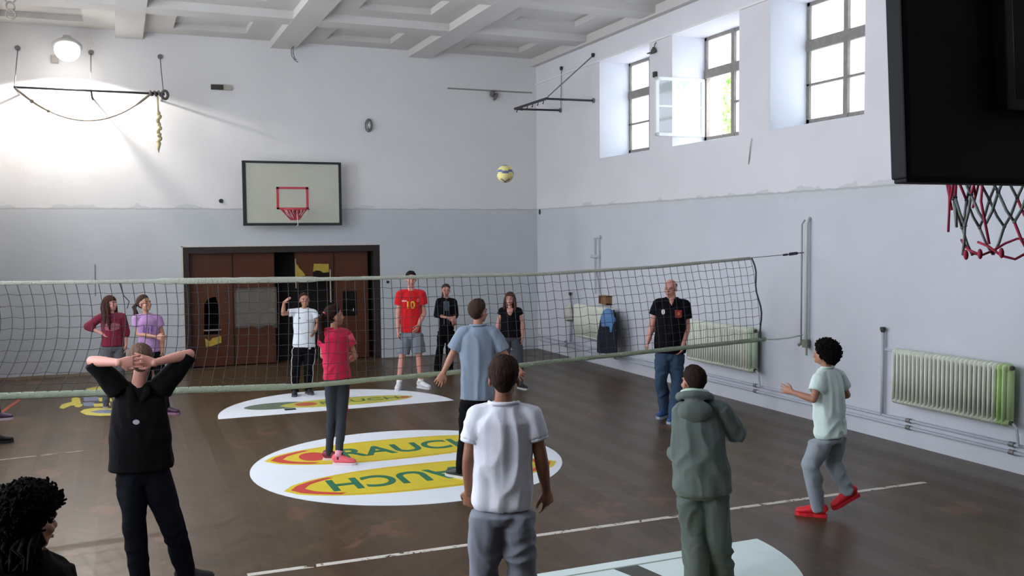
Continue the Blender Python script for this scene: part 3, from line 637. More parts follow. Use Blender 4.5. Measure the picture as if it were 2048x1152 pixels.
# items on the pier between the windows
t = thing('spotlight', 'small dark lamp on a stalk on the pier between the windows', 'lamp', (RX, 13.64, 5.47))
bm = bmesh.new(); tube(bm, [(0, 0, .13), (-.03, 0, .10), (-.05, 0, .0)], .009, n=5); obj('stalk', bm, M_grey, t)
bm = bmesh.new(); tube(bm, [(-.05, 0, .05), (-.05, 0, -.01), (-.08, 0, -.04)], [.02, .05, .03], n=8); box(bm, -.11, .02, -.045, -.02, .12, -.03); obj('head', bm, mat('dark_lamp', '55534e'), t)
bm = bmesh.new(); box(bm, RX-.05, 13.60, 5.03, RX, 13.68, 5.12, .006); tag(obj('switch_box', bm, M_dirt, None), 'tiny dark box on the pier left of the open window', 'box')
bm = bmesh.new(); tube(bm, [(RX-.012, 11.06, 3.78), (RX-.02, 11.08, 3.70), (RX-.014, 11.12, 3.50), (RX-.012, 11.14, 3.42)], [.004, .006, .009, .004], n=5); tag(obj('cord', bm, mat('grey_cord', '9b9b9c'), None, True), 'short thin cord on the right wall below the open window', 'cord')
bm = bmesh.new(); ell(bm, (RX-.01, 18.33, 2.93), (.02, .03, .06), None, 8, 6); tag(obj('wall_hook', bm, M_black, None), 'small black hook in the corner at the paint line', 'hook')

# ------------------------------------------------------------------ volleyball net
NYY = 9.905
t = thing('volleyball_net', 'volleyball net with pale bands stretched across the hall', 'net', (0, NYY, 0))
def interp(tab, x):
    for (a, b), (c, d) in zip(tab, tab[1:]):
        if x <= c: return b+(d-b)*max(0, (x-a))/(c-a)
    return tab[-1][1]
TOPZ = [(-2.2, 2.06), (-1.0, 2.05), (1.74, 2.01), (4.45, 2.0), (6, 2.05), (7.41, 2.13)]
BOTZ = [(-2.2, 1.05), (-1.05, 1.0), (.82, .925), (1.72, .89), (3.37, .925), (5.26, 1.0), (7.57, 1.085)]
def npt(x, v):
    """v 0 at the top band, 1 at the bottom band"""
    zt, zb = interp(TOPZ, x), interp(BOTZ, x)
    lean = (.16 if x > 2.6 else -.0)*min(1, max(0, (x-2.6)/3))*v + (-.22*min(1, max(0, (2.2-x)/3.0)))*(v**2) + .10*math.sin(math.pi*v)*max(0, min(1, (1.4-x)/2.5))
    w = .02*noise.noise(V((x*2.2, v*4, 0)))
    return V((x+lean+w*v, -.04*math.sin(math.pi*v)+w, zt+(zb-zt)*v-.012*math.sin(math.pi*v)*noise.noise(V((x*1.5, 3, v*3)))))
X0, X1 = -2.18, 7.42; NCOL = 96; NR = 10
bm = bmesh.new()
for i in range(NCOL+1):
    x = X0+(X1-X0)*i/NCOL
    tube(bm, [npt(x, v/12) for v in range(13)], .0034, n=4)
for j in range(1, NR):
    tube(bm, [npt(X0+(X1-X0)*i/120, j/NR)-V((0, 0, .012*abs(math.sin(math.pi*i/120*NCOL*.5)))) for i in range(121)], .0024, n=4)
obj('netting', bm, mat('black_net_cord', '3a3a3e', .9), t)
M_band = mat('pale_net_band', 'a8aca0', .85, .12, 25, .5, 60); M_band2 = mat('greenish_net_band', '8f9a86', .85, .18, 18, .5, 60)
bm = bmesh.new(); n_ = 100
tube(bm, [npt(X0+(X1-X0)*i/n_, 0)+V((0, 0, -.005)) for i in range(n_+1)], [(.008, (.019 if i < 27 else .031 if i < 43 else .020)+.004*noise.noise(V((i*.9, 0, 0)))) for i in range(n_+1)], V((0, 1, 0)), 8); obj('top_band', bm, M_band, t, True)
bm = bmesh.new()
tube(bm, [npt(X0+(X1+.08-X0)*i/n_, 1) for i in range(n_+1)], [(.014, (.034 if i < 40 else .027)+.005*noise.noise(V((i*.7, 4, 0)))) for i in range(n_+1)], V((0, 1, 0)), 8); obj('bottom_band', bm, M_band2, t, True)
bm = bmesh.new(); tube(bm, [npt(X1, v/12)+V((.02+.02*math.sin(v), 0, 0)) for v in range(13)], .011, n=6); obj('side_cord', bm, mat('dark_cord', '36393c'), t, True)
bm = bmesh.new(); e = npt(X1, 0); tube(bm, [e, (8.02, 0, 2.165)], .005, n=5); obj('head_cable', bm, M_grey, t)
bm = bmesh.new(); tube(bm, [(7.93, 0, 2.158), (8.0, 0, 2.164)], .014, n=6); tube(bm, [(8.03, 0, 2.167), (8.15, 0, 2.178)], .020, n=8); tube(bm, [(8.15, 0, 2.178), (8.26, 0, 2.185)], .006, n=6); obj('turnbuckle', bm, M_metal, t)
bm = bmesh.new(); e = npt(X1+.08, 1); tube(bm, arc(e, (8.25, 0, 1.11), .02, 10), .011, n=6); obj('lower_rope', bm, M_post, t, True)
# broken strands hanging
bm = bmesh.new(); tube(bm, [(.01, -.02, 2.02), (.04, -.02, 1.90), (.09, -.03, 1.84), (.07, -.02, 1.77)], .005, n=4); obj('loose_strand', bm, mat('black_net_cord', '3a3a3e'), t)

# ------------------------------------------------------------------ volleyball in the air
t = thing('volleyball', 'yellow and blue volleyball in flight above the net', 'ball', (4.31, 10.51, 3.18))
bm = bmesh.new(); vs = ell(bm, (0, 0, 0), .105, None, 32, 20)
o = obj('ball', bm, [mat('ball_yellow', 'd8cc86', .5, .05), mat('ball_blue', '5f6489', .5, .05)], t, True)
for p in o.data.polygons:
    c = p.center.normalized(); c = Matrix.Rotation(.5, 3, 'X') @ (Matrix.Rotation(.4, 3, 'Z') @ c)
    s = c.z*3+.5*math.sin(math.atan2(c.y, c.x)*3)
    p.material_index = 1 if (int(math.floor(s+10)) % 3 == 0) else 0
bm = bmesh.new()
for ax in ('X', 'Y', 'Z'): tube(bm, [Matrix.Rotation(math.pi/2, 3, ax) @ V((.1055*math.cos(a), .1055*math.sin(a), .0)) if ax != 'Z' else V((.1055*math.cos(a), .1055*math.sin(a), 0)) for a in [2*math.pi*i/32 for i in range(32)]], .0012, closed=True, n=4)
obj('seams', bm, mat('seam_grey', '77776a'), t)

# ------------------------------------------------------------------ near backboard seen from behind
t = thing('backboard', 'dark wooden back of the near basketball backboard at the upper right', 'backboard', (3.085, 2.17, 2.608))
t.rotation_euler = (math.radians(-3.5), 0, 0)
M_dk = mat('dark_brown_board', '140e0a', .6, .3, 4); M_edge = mat('blue_black_edge', '111216', .6, .1, 6, spec=.15)
bm = bmesh.new(); box(bm, -.885, 0, .0, .9, .03, 1.1); obj('board', bm, M_dk, t)
bm = bmesh.new(); box(bm, -.906, -.012, -.0, -.878, .05, 1.12, .006); box(bm, .878, -.012, 0, .906, .05, 1.12, .006); box(bm, -.9, -.006, -.012, .9, .045, .008, .004); obj('border', bm, M_edge, t)
bm = bmesh.new(); box(bm, -.50, -.045, .215, .50, 0, .25, .004); box(bm, -.515, -.045, .215, -.48, 0, 1.1, .004); box(bm, .48, -.045, .215, .515, 0, 1.1, .004); obj('rear_batten', bm, mat('dark_olive_wood', '2a2a1c', .5, .2, 8), t)
bm = bmesh.new(); box(bm, -.08, -.30, .4, .08, 0, .45); box(bm, -.08, -.30, .75, .08, 0, .80); obj('mount_arm', bm, M_dk, t)
rr = .225; rc = V((0.035, .42, .28))
bm = bmesh.new(); tube(bm, [rc+V((rr*math.cos(a), rr*math.sin(a), 0)) for a in [2*math.pi*i/28 for i in range(28)]], .009, closed=True, n=8); box(bm, -.05, .03, .28, .05, .18, .30); obj('rim', bm, M_bred, t, True)
M_nr = mat('red_net_cord', 'a02c48', .85, .2, 40); M_ng = mat('grey_net_cord', '6e7470', .85, .2, 40)
def rp(i, z, r_): a = 2*math.pi*i/12; return V((rc.x+r_*math.cos(a), rc.y+r_*math.sin(a), z))
r = random.Random(11); lv = [(.28, .225), (.12, .205), (.0, .19), (-.11, .18), (-.22, .17)]
br, bg_ = bmesh.new(), bmesh.new()
for k_ in range(4):
    for i in range(12):
        off = .5 if k_ % 2 else 0
        a = rp(i+off, *lv[k_]); 
        for s in (-.5, .5):
            if k_ == 3 and r.random() < .45: continue
            b_ = rp(i+off+s, *lv[k_+1]); mid = a.lerp(b_, .5)+V((0, 0, -.012 if k_ > 1 else 0))
            tube(br if k_ == 0 or r.random() < .22 else bg_, [a, mid, b_], .0055, n=5)
            if k_ > 0: ell(bg_, a, .008, None, 6, 5)
for i in range(9):
    a = rp(r.uniform(3, 9) if i < 6 else r.uniform(0, 12), r.uniform(.0, .3), .2); b_ = a+V((r.uniform(-.03, .03), r.uniform(-.03, .03), -r.uniform(.15, .32)))
    tube(br, [a, a.lerp(b_, .5)+V((r.uniform(-.03, .03), r.uniform(-.03, .03), 0)), b_], .005, n=5)
tube(br, [rp(i*.5, -.19+.03*math.sin(i*.9), .165) for i in range(13)], .005, n=5)
tube(br, [rp(6+i*.5, -.21+.035*math.cos(i*1.1), .165) for i in range(13)], .005, n=5)
for a in (5.2, 6.1, 7.0, 8.2): ell(br, rp(a, -.22, .165), (.010, .010, .02), None, 6, 5)
nt_ = obj('net', br, M_nr, t, True); tag(nt_, 'red knotted cords'); tag(obj('net', bg_, M_ng, t, True), 'grey knotted cords')

POSES = '{"boy_hands":{"b":[0.23,6.939],"aL":[-0.151,-0.033,0.085],"aR":[0.151,0.033,0.085],"hc":[-0.106,0.004,1.608],"nk":[-0.124,0.004,1.429],"sL":[-0.251,0.008,1.423],"sR":[0.017,-0.001,1.412],"eL":[-0.41,-0.006,1.627],"eR":[0.212,-0.027,1.641],"wL":[-0.242,-0.192,1.629],"wR":[-0.021,-0.144,1.61],"tL":[-0.106,-0.167,1.628],"tR":[-0.15,-0.185,1.626],"qL":[-0.188,0.006,0.874],"qR":[-0.06,0.002,0.862],"kL":[-0.183,-0.044,0.52],"kR":[0.059,-0.022,0.466]},"white_boy":{"b":[1.865,4.69],"aL":[-0.12,0.053,0.085],"aR":[0.12,-0.053,0.085],"hc":[0.035,-0.014,1.679],"nk":[0.033,-0.013,1.54],"sL":[-0.105,0.042,1.477],"sR":[0.168,-0.067,1.473],"eL":[-0.145,0.058,1.243],"eR":[0.214,-0.085,1.259],"wL":[-0.127,0.115,1.048],"wR":[0.266,-0.041,1.051],"qL":[-0.047,0.019,0.989],"qR":[0.089,-0.035,0.987],"kL":[-0.077,0.052,0.595],"kR":[0.121,-0.027,0.592]},"hoodie":{"b":[3.69,5.365],"aL":[-0.102,-0.006,0.085],"aR":[0.102,0.006,0.085],"hc":[-0.094,0.065,1.437],"nk":[-0.083,0.057,1.313],"sL":[-0.155,0.106,1.249],"sR":[0.055,-0.038,1.263],"eL":[-0.166,0.114,0.947],"eR":[0.195,-0.037,1.079],"wL":[-0.098,0.31,0.888],"wR":[0.271,0.178,1.009],"qL":[-0.099,0.068,0.752],"qR":[0.012,-0.008,0.765],"kL":[-0.071,0.085,0.38],"kR":[0.057,-0.003,0.41]},"curly":{"b":[5.507,6.388],"aL":[0.0,0.0,0.085],"aR":[0.248,-0.081,0.217],"hc":[0.031,-0.027,1.412],"nk":[0.041,-0.036,1.292],"sL":[-0.063,-0.077,1.219],"sR":[0.192,-0.007,1.218],"eL":[-0.167,-0.12,1.051],"eR":[0.302,0.003,1.035],"wL":[-0.244,0.052,1.094],"wR":[0.302,0.215,0.957],"qL":[-0.007,-0.073,0.748],"qR":[0.147,-0.034,0.727],"kL":[-0.088,-0.004,0.461],"kR":[0.157,0.023,0.465]},"polo":{"b":[6.671,10.612],"aR":[0.031,0.16,0.085],"aL":[-0.031,-0.16,0.085],"hc":[0.006,-0.004,1.729],"nk":[0.017,-0.011,1.591],"sR":[-0.126,0.079,1.538],"sL":[0.164,-0.103,1.526],"eR":[-0.187,0.117,1.28],"eL":[0.186,-0.117,1.217],"wR":[-0.268,0.109,1.033],"wL":[0.089,-0.174,0.998],"qR":[-0.066,0.041,0.904],"qL":[0.066,-0.042,0.906],"kR":[-0.125,0.019,0.526],"kL":[0.061,-0.062,0.512]},"blue_boy":{"b":[3.233,8.87],"aL":[-0.099,0.023,0.085],"aR":[0.099,-0.023,0.085],"hc":[0.088,-0.032,1.681],"nk":[0.082,-0.03,1.541],"sL":[-0.06,0.022,1.482],"sR":[0.222,-0.081,1.478],"eL":[-0.155,0.078,1.26],"eR":[0.341,-0.103,1.242],"wL":[-0.249,0.091,1.077],"wR":[0.432,-0.157,1.116],"qL":[-0.011,0.004,0.845],"qR":[0.131,-0.048,0.842],"kL":[-0.046,0.038,0.455],"kR":[0.106,-0.017,0.452]},"pink_girl":{"b":[2.102,10.103],"aL":[-0.027,0.128,0.085],"aR":[0.027,-0.128,0.085],"hc":[0.034,-0.007,1.595],"nk":[0.027,-0.006,1.455],"sL":[-0.082,-0.003,1.406],"sR":[0.161,0.018,1.392],"eL":[-0.083,0.068,1.16],"eR":[0.254,0.009,1.147],"wL":[0.174,0.148,1.114],"wR":[0.22,0.158,1.076],"qL":[-0.004,0.001,0.929],"qR":[0.104,-0.001,0.922],"kL":[-0.006,0.032,0.515],"kR":[0.087,-0.018,0.505]},"serve":{"b":[2.575,14.705],"aR":[-0.105,-0.028,0.085],"aL":[0.105,0.028,0.085],"hc":[0.073,-0.013,1.473],"nk":[0.063,-0.011,1.334],"sR":[-0.079,0.014,1.291],"sL":[0.203,-0.036,1.276],"eR":[-0.258,-0.006,1.269],"eL":[0.269,-0.078,1.105],"wR":[-0.239,-0.009,1.445],"wL":[0.19,-0.196,1.003],"tR":[-0.15,-0.075,1.539],"qR":[-0.024,0.004,0.761],"qL":[0.133,-0.023,0.756],"kR":[-0.075,0.013,0.428],"kL":[0.111,-0.019,0.421]},"red":{"b":[4.266,14.512],"aR":[-0.175,0.028,0.085],"aL":[0.175,-0.028,0.085],"hc":[0.039,-0.011,1.762],"nk":[0.036,-0.011,1.579],"sR":[-0.116,0.034,1.533],"sL":[0.188,-0.055,1.528],"eR":[-0.167,0.049,1.206],"eL":[0.23,-0.067,1.215],"wR":[-0.182,0.012,0.938],"wL":[0.108,-0.157,1.027],"qR":[-0.049,0.015,0.916],"qL":[0.111,-0.033,0.912],"kR":[-0.122,0.015,0.518],"kL":[0.138,-0.061,0.528]},"jacket":{"b":[5.289,15.867],"aR":[-0.11,0.02,0.085],"aL":[0.11,-0.02,0.085],"hc":[0.055,-0.018,1.478],"nk":[0.062,-0.021,1.336],"sR":[-0.065,0.022,1.293],"sL":[0.187,-0.062,1.281],"eR":[-0.116,0.018,1.047],"eL":[0.211,-0.091,1.042],"wR":[0.036,-0.191,1.004],"wL":[0.092,-0.242,0.961],"tR":[0.133,-0.203,0.947],"tL":[0.138,-0.215,0.878],"qR":[-0.012,0.004,0.777],"qL":[0.122,-0.041,0.775],"kR":[-0.059,0.02,0.439],"kL":[0.101,-0.034,0.436]},"bangs":{"b":[5.734,13.825],"aR":[-0.127,0.09,0.085],"aL":[0.127,-0.09,0.085],"hc":[-0.003,0.001,1.433],"nk":[-0.004,0.002,1.282],"sR":[-0.122,0.051,1.251],"sL":[0.12,-0.05,1.249],"eR":[-0.175,0.073,1.06],"eL":[0.177,-0.074,1.041],"wR":[-0.21,0.055,0.88],"wL":[0.164,-0.1,0.828],"qR":[-0.067,0.028,0.843],"qL":[0.073,-0.03,0.842],"kR":[-0.092,0.017,0.494],"kL":[0.114,-0.069,0.492]},"maroon":{"b":[-0.126,14.895],"aR":[-0.094,-0.001,0.085],"aL":[0.094,0.001,0.085],"hc":[0.009,0.0,1.507],"nk":[0.025,0.0,1.36],"sR":[-0.11,-0.001,1.322],"sL":[0.158,0.001,1.311],"eR":[-0.3,0.027,1.183],"eL":[0.199,0.002,1.096],"wR":[-0.123,-0.051,1.08],"wL":[0.2,-0.038,0.909],"qR":[-0.05,-0.0,0.889],"qL":[0.105,0.001,0.88],"kR":[-0.075,-0.001,0.495],"kL":[0.106,0.001,0.483]},"lilac":{"b":[0.467,13.907],"aR":[-0.104,0.008,0.085],"aL":[0.104,-0.008,0.085],"hc":[-0.146,0.005,1.553],"nk":[-0.125,0.004,1.394],"sR":[-0.254,0.009,1.351],"sL":[0.016,-0.001,1.34],"eR":[-0.235,-0.012,1.138],"eL":[0.074,-0.002,1.108],"wR":[-0.01,-0.18,1.101],"wL":[0.066,-0.052,0.905],"qR":[-0.159,0.005,0.883],"qL":[-0.01,0.0,0.875],"kR":[-0.144,0.005,0.493],"kL":[0.037,-0.001,0.482]},"curly_near":{"b":[-0.402,3.712],"aL":[-0.093,0.054,0.085],"aR":[0.093,-0.054,0.085],"hc":[0.083,0.009,1.452],"nk":[0.07,0.008,1.337],"sL":[-0.011,-0.021,1.277],"sR":[0.153,0.117,1.225],"eL":[-0.081,-0.029,1.041],"eR":[0.194,0.122,0.931],"wL":[-0.089,0.091,0.754],"wR":[0.18,0.221,0.637],"qL":[-0.007,-0.001,0.798],"qR":[0.097,0.091,0.734],"kL":[-0.026,-0.003,0.456],"kR":[0.085,0.09,0.376]},"edge_a":{"b":[-1.64,14.522],"aL":[0.056,-0.126,0.085],"aR":[-0.056,0.126,0.085],"hc":[0.046,0.005,1.564],"nk":[0.017,0.002,1.415],"sL":[0.02,-0.149,1.373],"sR":[-0.001,0.151,1.35],"eL":[-0.019,-0.183,1.142],"eR":[-0.049,0.176,1.109],"wL":[0.022,-0.199,0.933],"wR":[-0.011,0.2,0.89],"qL":[0.007,-0.08,0.879],"qR":[-0.011,0.079,0.862],"kL":[0.029,-0.077,0.496],"kR":[-0.018,0.078,0.477]},"edge_b":{"b":[-1.485,12.854],"aL":[0.064,-0.077,0.085],"aR":[-0.064,0.077,0.085],"hc":[-0.054,-0.006,1.599],"nk":[-0.074,-0.009,1.456],"sL":[-0.067,-0.169,1.41],"sR":[-0.096,0.15,1.383],"eL":[-0.109,-0.194,1.177],"eR":[-0.133,0.166,1.14],"wL":[-0.063,-0.209,0.963],"wR":[-0.101,0.19,0.915],"qL":[-0.058,-0.087,0.911],"qR":[-0.077,0.072,0.892],"kL":[0.031,-0.077,0.494],"kR":[-0.061,0.074,0.477]}}'
# door meshes sit a little further left
for o in [x for x in bpy.data.objects if x.name.split('.')[0] in ('door_1', 'door_2', 'door_3', 'door_4')]:
    for q in [o]+list(o.children):
        for v in q.data.vertices: v.co.x -= .07

# ------------------------------------------------------------------ people
POSE = json.loads(POSES)
SKIN = {'fair': 'c09078', 'mid': 'a67660', 'tan': '8c5f4a', 'pink': 'bd8678'}
def skin(k): return mat('skin_'+k, SKIN[k], .55, .06, 10)
UP = V((0, 0, 1))
def basis(b):
    n = V((b[0], b[1], 0)).normalized(); return V((n.y, -n.x, 0)), n      # right of view, away from view
class Person:
    def __init__(s, pose, name, label, group=None):
        P = POSE[pose]; s.J = {k: V(v) for k, v in P.items() if k != 'b'}; s.b = P['b']
        s.r, s.n = basis(s.b)
        s.root = thing('person', label, 'person', (s.b[0], s.b[1], 0), 0, 'people in the gym')
        J = s.J
        s.H = J['hc'].z+.115; s.k = s.H/1.75
        l = J['sL']-J['sR']; l.z = 0; s.L = l.normalized(); s.F = s.L.cross(UP)
        s.Q = (J['qL']+J['qR'])/2; s.N = J['nk']; s.SW = (J['sL']-J['sR']).length
    def headM(s, a, b, pitch=0, tilt=0):
        f = (s.r*a+s.n*b).normalized(); x = f.cross(UP).normalized()
        f2 = (f*math.cos(pitch)+UP*math.sin(pitch)).normalized(); z = x.cross(f2).normalized()
        M = Matrix((x, f2, z)).transposed()
        s.hM = M @ Matrix.Rotation(tilt, 3, 'Y'); s.hs = max(.92, min(1.05, s.k*.55+.45)); return s
    def hp(s, x, y, z): return s.J['hc']+s.hM @ (V((x, y, z))*s.hs)
    def spine(s, t): return s.Q.lerp(s.N, t)
    def lat(s, t):
        a = (s.J['qL']-s.J['qR']); a.z = 0; a.normalize()
        return a.lerp(s.L, max(0, min(1, t))).normalized()
def hand(bm, w, d, n, thumb, k, curl=.5, spread=.10, fr=.0085):
    """w wrist, d towards the fingers, n palm normal, thumb direction roughly"""
    d = d.normalized(); n = (n-d*n.dot(d)).normalized(); t = (thumb-d*thumb.dot(d)-n*thumb.dot(n)); t = t.normalized() if t.length > .01 else n.cross(d)
    pc = w+d*.052*k
    tube(bm, [w-d*.02*k, w+d*.015*k, w+d*.05*k, w+d*.088*k], [(.025*k, .019*k), (.031*k, .018*k), (.040*k, .017*k), (.040*k, .013*k)], t, 10)
    ln = [(.034, .072), (.0115, .080), (-.0115, .075), (-.034, .060)]
    for i, (o, l) in enumerate(ln):
        c = curl*(1+.22*i); p = w+d*.082*k+t*o*k; dd = (d+t*(o*spread*32)).normalized(); pts = [p]
        for j, fr_ in enumerate((.45, .3, .25)):
            dd = (dd*math.cos(c*.75)+n*math.sin(c*.75)).normalized(); nn = n
            p = p+dd*l*k*fr_; pts.append(p)
        tube(bm, pts, [fr*1.05*k, fr*k, fr*.95*k, fr*.72*k], n=8)
    p0 = w+d*.022*k+t*.026*k; d1 = (t*.75+d*.75+n*.25).normalized(); p1 = p0+d1*.036*k; d2 = (d*.85+t*.22+n*.45).normalized(); p2 = p1+d2*.030*k; p3 = p2+(d*.9+n*.5).normalized()*.024*k
    tube(bm, [p0, p1, p2, p3], [.014*k, .0115*k, .010*k, .008*k], n=8)
def build_body(s, sk, vox, build=1.0, fem=False, arms=None, handL={}, handR={}):
    J, k = s.J, s.k; bm = bmesh.new(); B = build
    sw = s.SW/2
    T = [(-.10, .145, .10), (.10, .150, .105), (.38, .118 if fem else .130, .092), (.66, .140, .105), (.86, sw/k+.0, .09), (.96, .085, .062), (1.02, .058, .056)]
    tube(bm, [s.spine(t) for t, a, b in T], [(a*k*B*.93, b*k*B*.93) for t, a, b in T], [s.lat(t) for t, a, b in T], 16)
    # neck and head
    tube(bm, [s.N-UP*.05*k, s.N+UP*.015*k, s.hp(0, -.018, -.07), s.hp(0, -.01, -.02)], [.062*k*B, .053*k*(.85 if fem else 1)*B, .048*k*(.88 if fem else 1)*B, .045*k], n=14)
    hs = s.hs; E = lambda c, r: ell(bm, s.hp(*c), tuple(x*hs for x in r), s.hM, 18, 12)
    E((0, -.014, .028), (.075, .094, .086)); E((0, .022, -.042), (.058, .064, .068)); E((0, .055, -.092), (.027, .024, .020)); E((0, .078, .010), (.050, .012, .012))
    E((0, .096, -.030), (.011, .017, .018)); E((0, .088, -.008), (.008, .010, .022)); E((.076, -.006, -.018), (.009, .017, .029)); E((-.076, -.006, -.018), (.009, .017, .029))
    E((.036, .062, -.035), (.022, .022, .020)); E((-.036, .062, -.035), (.022, .022, .020)); E((0, .083, -.068), (.022, .010, .010))
    for a, sg in (('L', 1), ('R', -1)):
        S, El, W_ = J['s'+a], J['e'+a], J['w'+a]
        ell(bm, S-UP*.008, .044*k*B); tube(bm, [s.N-UP*.022, S-UP*.005], [.040*k*B, .040*k*B], n=10)
        tube(bm, [S, S.lerp(El, .35), El], [.043*k*B, .044*k*B, .038*k*B], n=12); ell(bm, El, .038*k*B)
        tube(bm, [El, El.lerp(W_, .3), W_], [.038*k*B, .040*k*B, .026*k*B], n=12); ell(bm, W_, .026*k)
        h = handL if a == 'L' else handR
        d = h.get('d') or (J['t'+a]-W_ if 't'+a in J else W_-El)
        n_ = h.get('n') or -s.L*sg; th = h.get('t') or s.F
        hand(bm, W_, d.normalized(), n_, th, k*1.0, h.get('curl', .45), fr=.0088 if vox > .006 else .0080)
        Qh, K, A = J['q'+a], J['k'+a], J['a'+a]
        ell(bm, Qh, .08*k*B)
        tube(bm, [Qh, Qh.lerp(K, .4), K], [.082*k*B, .075*k*B, .052*k*B], n=12); ell(bm, K, .052*k*B)
        tube(bm, [K, K.lerp(A, .3), A], [.050*k*B, .053*k*B, .034*k], n=12)
        ell(bm, A-UP*.02, .035*k)
    me = remesh(bm, vox, 4, .5)
    return obj('body', me, skin(sk), s.root)
def face(s, brow='33251d', lip='9a5548', iris='3a2a20'):
    for sg in (1, -1):
        bm = bmesh.new(); ell(bm, s.hp(sg*.031, .0745, -.006), tuple(x*s.hs for x in (.0125, .0095, .0065)), s.hM, 12, 8)
        o = obj('eye', bm, [mat('eye_white', 'a89c94', .4, .02, spec=.15), mat('iris_'+iris, iris, .3, .02)], s.root, True)
        for p in o.data.polygons:
            c = s.hM.transposed() @ (p.center-s.hp(sg*.031, .0745, -.006))
            if c.y > 0 and abs(c.x) < .0062*s.hs: p.material_index = 1
        bm = bmesh.new(); tube(bm, [s.hp(sg*.014, .090, .012), s.hp(sg*.032, .086, .018), s.hp(sg*.050, .072, .013)], [.0035, .0045, .003], n=6); obj('eyebrow', bm, mat('brow_'+brow, brow), s.root, True)
    bm = bmesh.new(); ell(bm, s.hp(0, .0885, -.0655), tuple(x*s.hs for x in (.022, .006, .0035)), s.hM, 12, 6); ell(bm, s.hp(0, .0885, -.0725), tuple(x*s.hs for x in (.019, .0065, .0045)), s.hM, 12, 6)
    obj('mouth', bm, mat('lips_'+lip, lip), s.root, True)
def hair(s, style, col, thick=.013, seed=1):
    m = mat('hair_'+col, col, .9, .35, 30, .5, 90, stretch=(1, 1, .2), spec=.12); bm = bmesh.new(); NU, NV = (56, 36)
    c0 = V((0, -.014, .028)); R_ = (.075, .094, .086)
    rings = []
    for j in range(1, NV):
        th = math.pi*j/NV; row = []
        for i in range(NU):
            ph = 2*math.pi*i/NU; d = V((math.sin(th)*math.cos(ph), math.sin(th)*math.sin(ph), math.cos(th)))
            low = max(0, -d.z)*max(0, min(1, .35-d.y*1.6)); Rz = .086+.045*low
            r0 = 1/math.sqrt((d.x/.0755)**2+(d.y/.0945)**2+(d.z/Rz)**2)
            front = max(0, d.y)
            line = .50*front+(-1.05)*max(0, -d.y)-.30*(1-abs(d.y))+(.10 if abs(d.x) > .9 else 0)     # hairline height by direction
            if style == 'bangs': line = .12*front-.62*max(0, -d.y)-.3*(1-abs(d.y))
            if style == 'bald': line = .95*max(0, d.y)+.55*(1-abs(d.y))*0-.5*max(0, -d.y)
            if style == 'curly': line = .42*front-.9*max(0, -d.y)-.45*(1-abs(d.y))
            x = (d.z-line)/.05; mk = max(0, min(1, x)); mk = mk*mk*(3-2*mk); tp = max(.12, min(1, (d.z-line)/.75))
            if style == 'bald' and d.z > .38: mk = 0
            t = thick
            if style in ('short', 'bald'): t = thick*tp*(.85+.5*max(0, d.z)+.35*max(0, d.y)*max(0, d.z))
            nz = noise.noise(d*7+V((seed, 0, 0)))*.006+noise.noise(V((d.x*20+seed, d.y*20, d.z*6)))*.0042
            if style == 'curly': nz = noise.noise(d*6+V((seed, 0, 0)))*.012+noise.noise(d*15)*.010
            rad = r0*(1-mk)*.90+(r0+t+nz*(1 if style == 'curly' else tp))*mk
            row.append(bm.verts.new(s.hp(*(c0+d*rad))))
        rings.append(row)
    a = bm.verts.new(s.hp(*(c0+V((0, 0, R_[2]+(thick if style != 'bald' else -.01)))))); z = bm.verts.new(s.hp(*(c0-V((0, 0, R_[2]*.8)))))
    for i in range(NU): bm.faces.new((a, rings[0][i], rings[0][(i+1) % NU])); bm.faces.new((z, rings[-1][(i+1) % NU], rings[-1][i]))
    for j in range(len(rings)-1):
        for i in range(NU): bm.faces.new((rings[j][i], rings[j+1][i], rings[j+1][(i+1) % NU], rings[j][(i+1) % NU]))
    r = random.Random(seed)
    if style == 'curly':
        for i in range(900):
            d = V((r.gauss(0, 1), r.gauss(0, 1), r.gauss(0, 1))).normalized()
            if d.z < .42*max(0, d.y)-.9*max(0, -d.y)-.45*(1-abs(d.y))+.05: continue
            r0 = 1/math.sqrt(sum((d[q]/R_[q])**2 for q in range(3)))
            p = s.hp(*(c0+d*(r0+thick*r.uniform(.8, 1.02)))); ax = V((r.gauss(0, 1), r.gauss(0, 1), r.gauss(0, 1))).normalized(); q = perp(ax); w = ax.cross(q); rr = r.uniform(.005, .009)
            tube(bm, [p+q*rr*math.cos(a_)+w*rr*math.sin(a_)+ax*.003*a_ for a_ in [j*.9 for j in range(7)]], .0045, n=4)
    return obj('hair', bm, m, s.root, True)
def locks(s, col, strands, name='long_hair', rad=.02, seed=2, jit=.01, n=26):
    """hair falling along guide curves given in head space / world offsets"""
    m = mat('hair_'+col, col, .9, .35, 30, .5, 90, stretch=(1, 1, .2), spec=.12); bm = bmesh.new(); r = random.Random(seed)
    for i in range(n):
        g = strands[i % len(strands)]; g = [V(p)+V((r.gauss(0, jit), r.gauss(0, jit), r.gauss(0, jit*.5)))*(.6+.5*q/len(g)) for q, p in enumerate(g)]
        L_ = len(g); tube(bm, g, [rad*(1.0 if q < L_-1 else .35)*(.8+.4*r.random()) for q in range(L_)], n=6)
    return obj(name, bm, m, s.root, True)
def torso_sections(s, w, t0, dep=.62):
    """w: half widths in metres at hem, waist, chest; t0 = hem on the spine"""
    hem, waist, chest = w; sw = s.SW/2; k = s.k
    return [(t0, hem, hem*dep), (max(t0+.12, .12), (hem+waist)/2, (hem+waist)/2*dep), (.40, waist, waist*dep*1.02), (.68, chest, chest*dep*1.0), (.84, (chest+sw+.02)/2, .105*k), (.935, sw*.78, .085*k), (.995, .080*k, .068*k)]
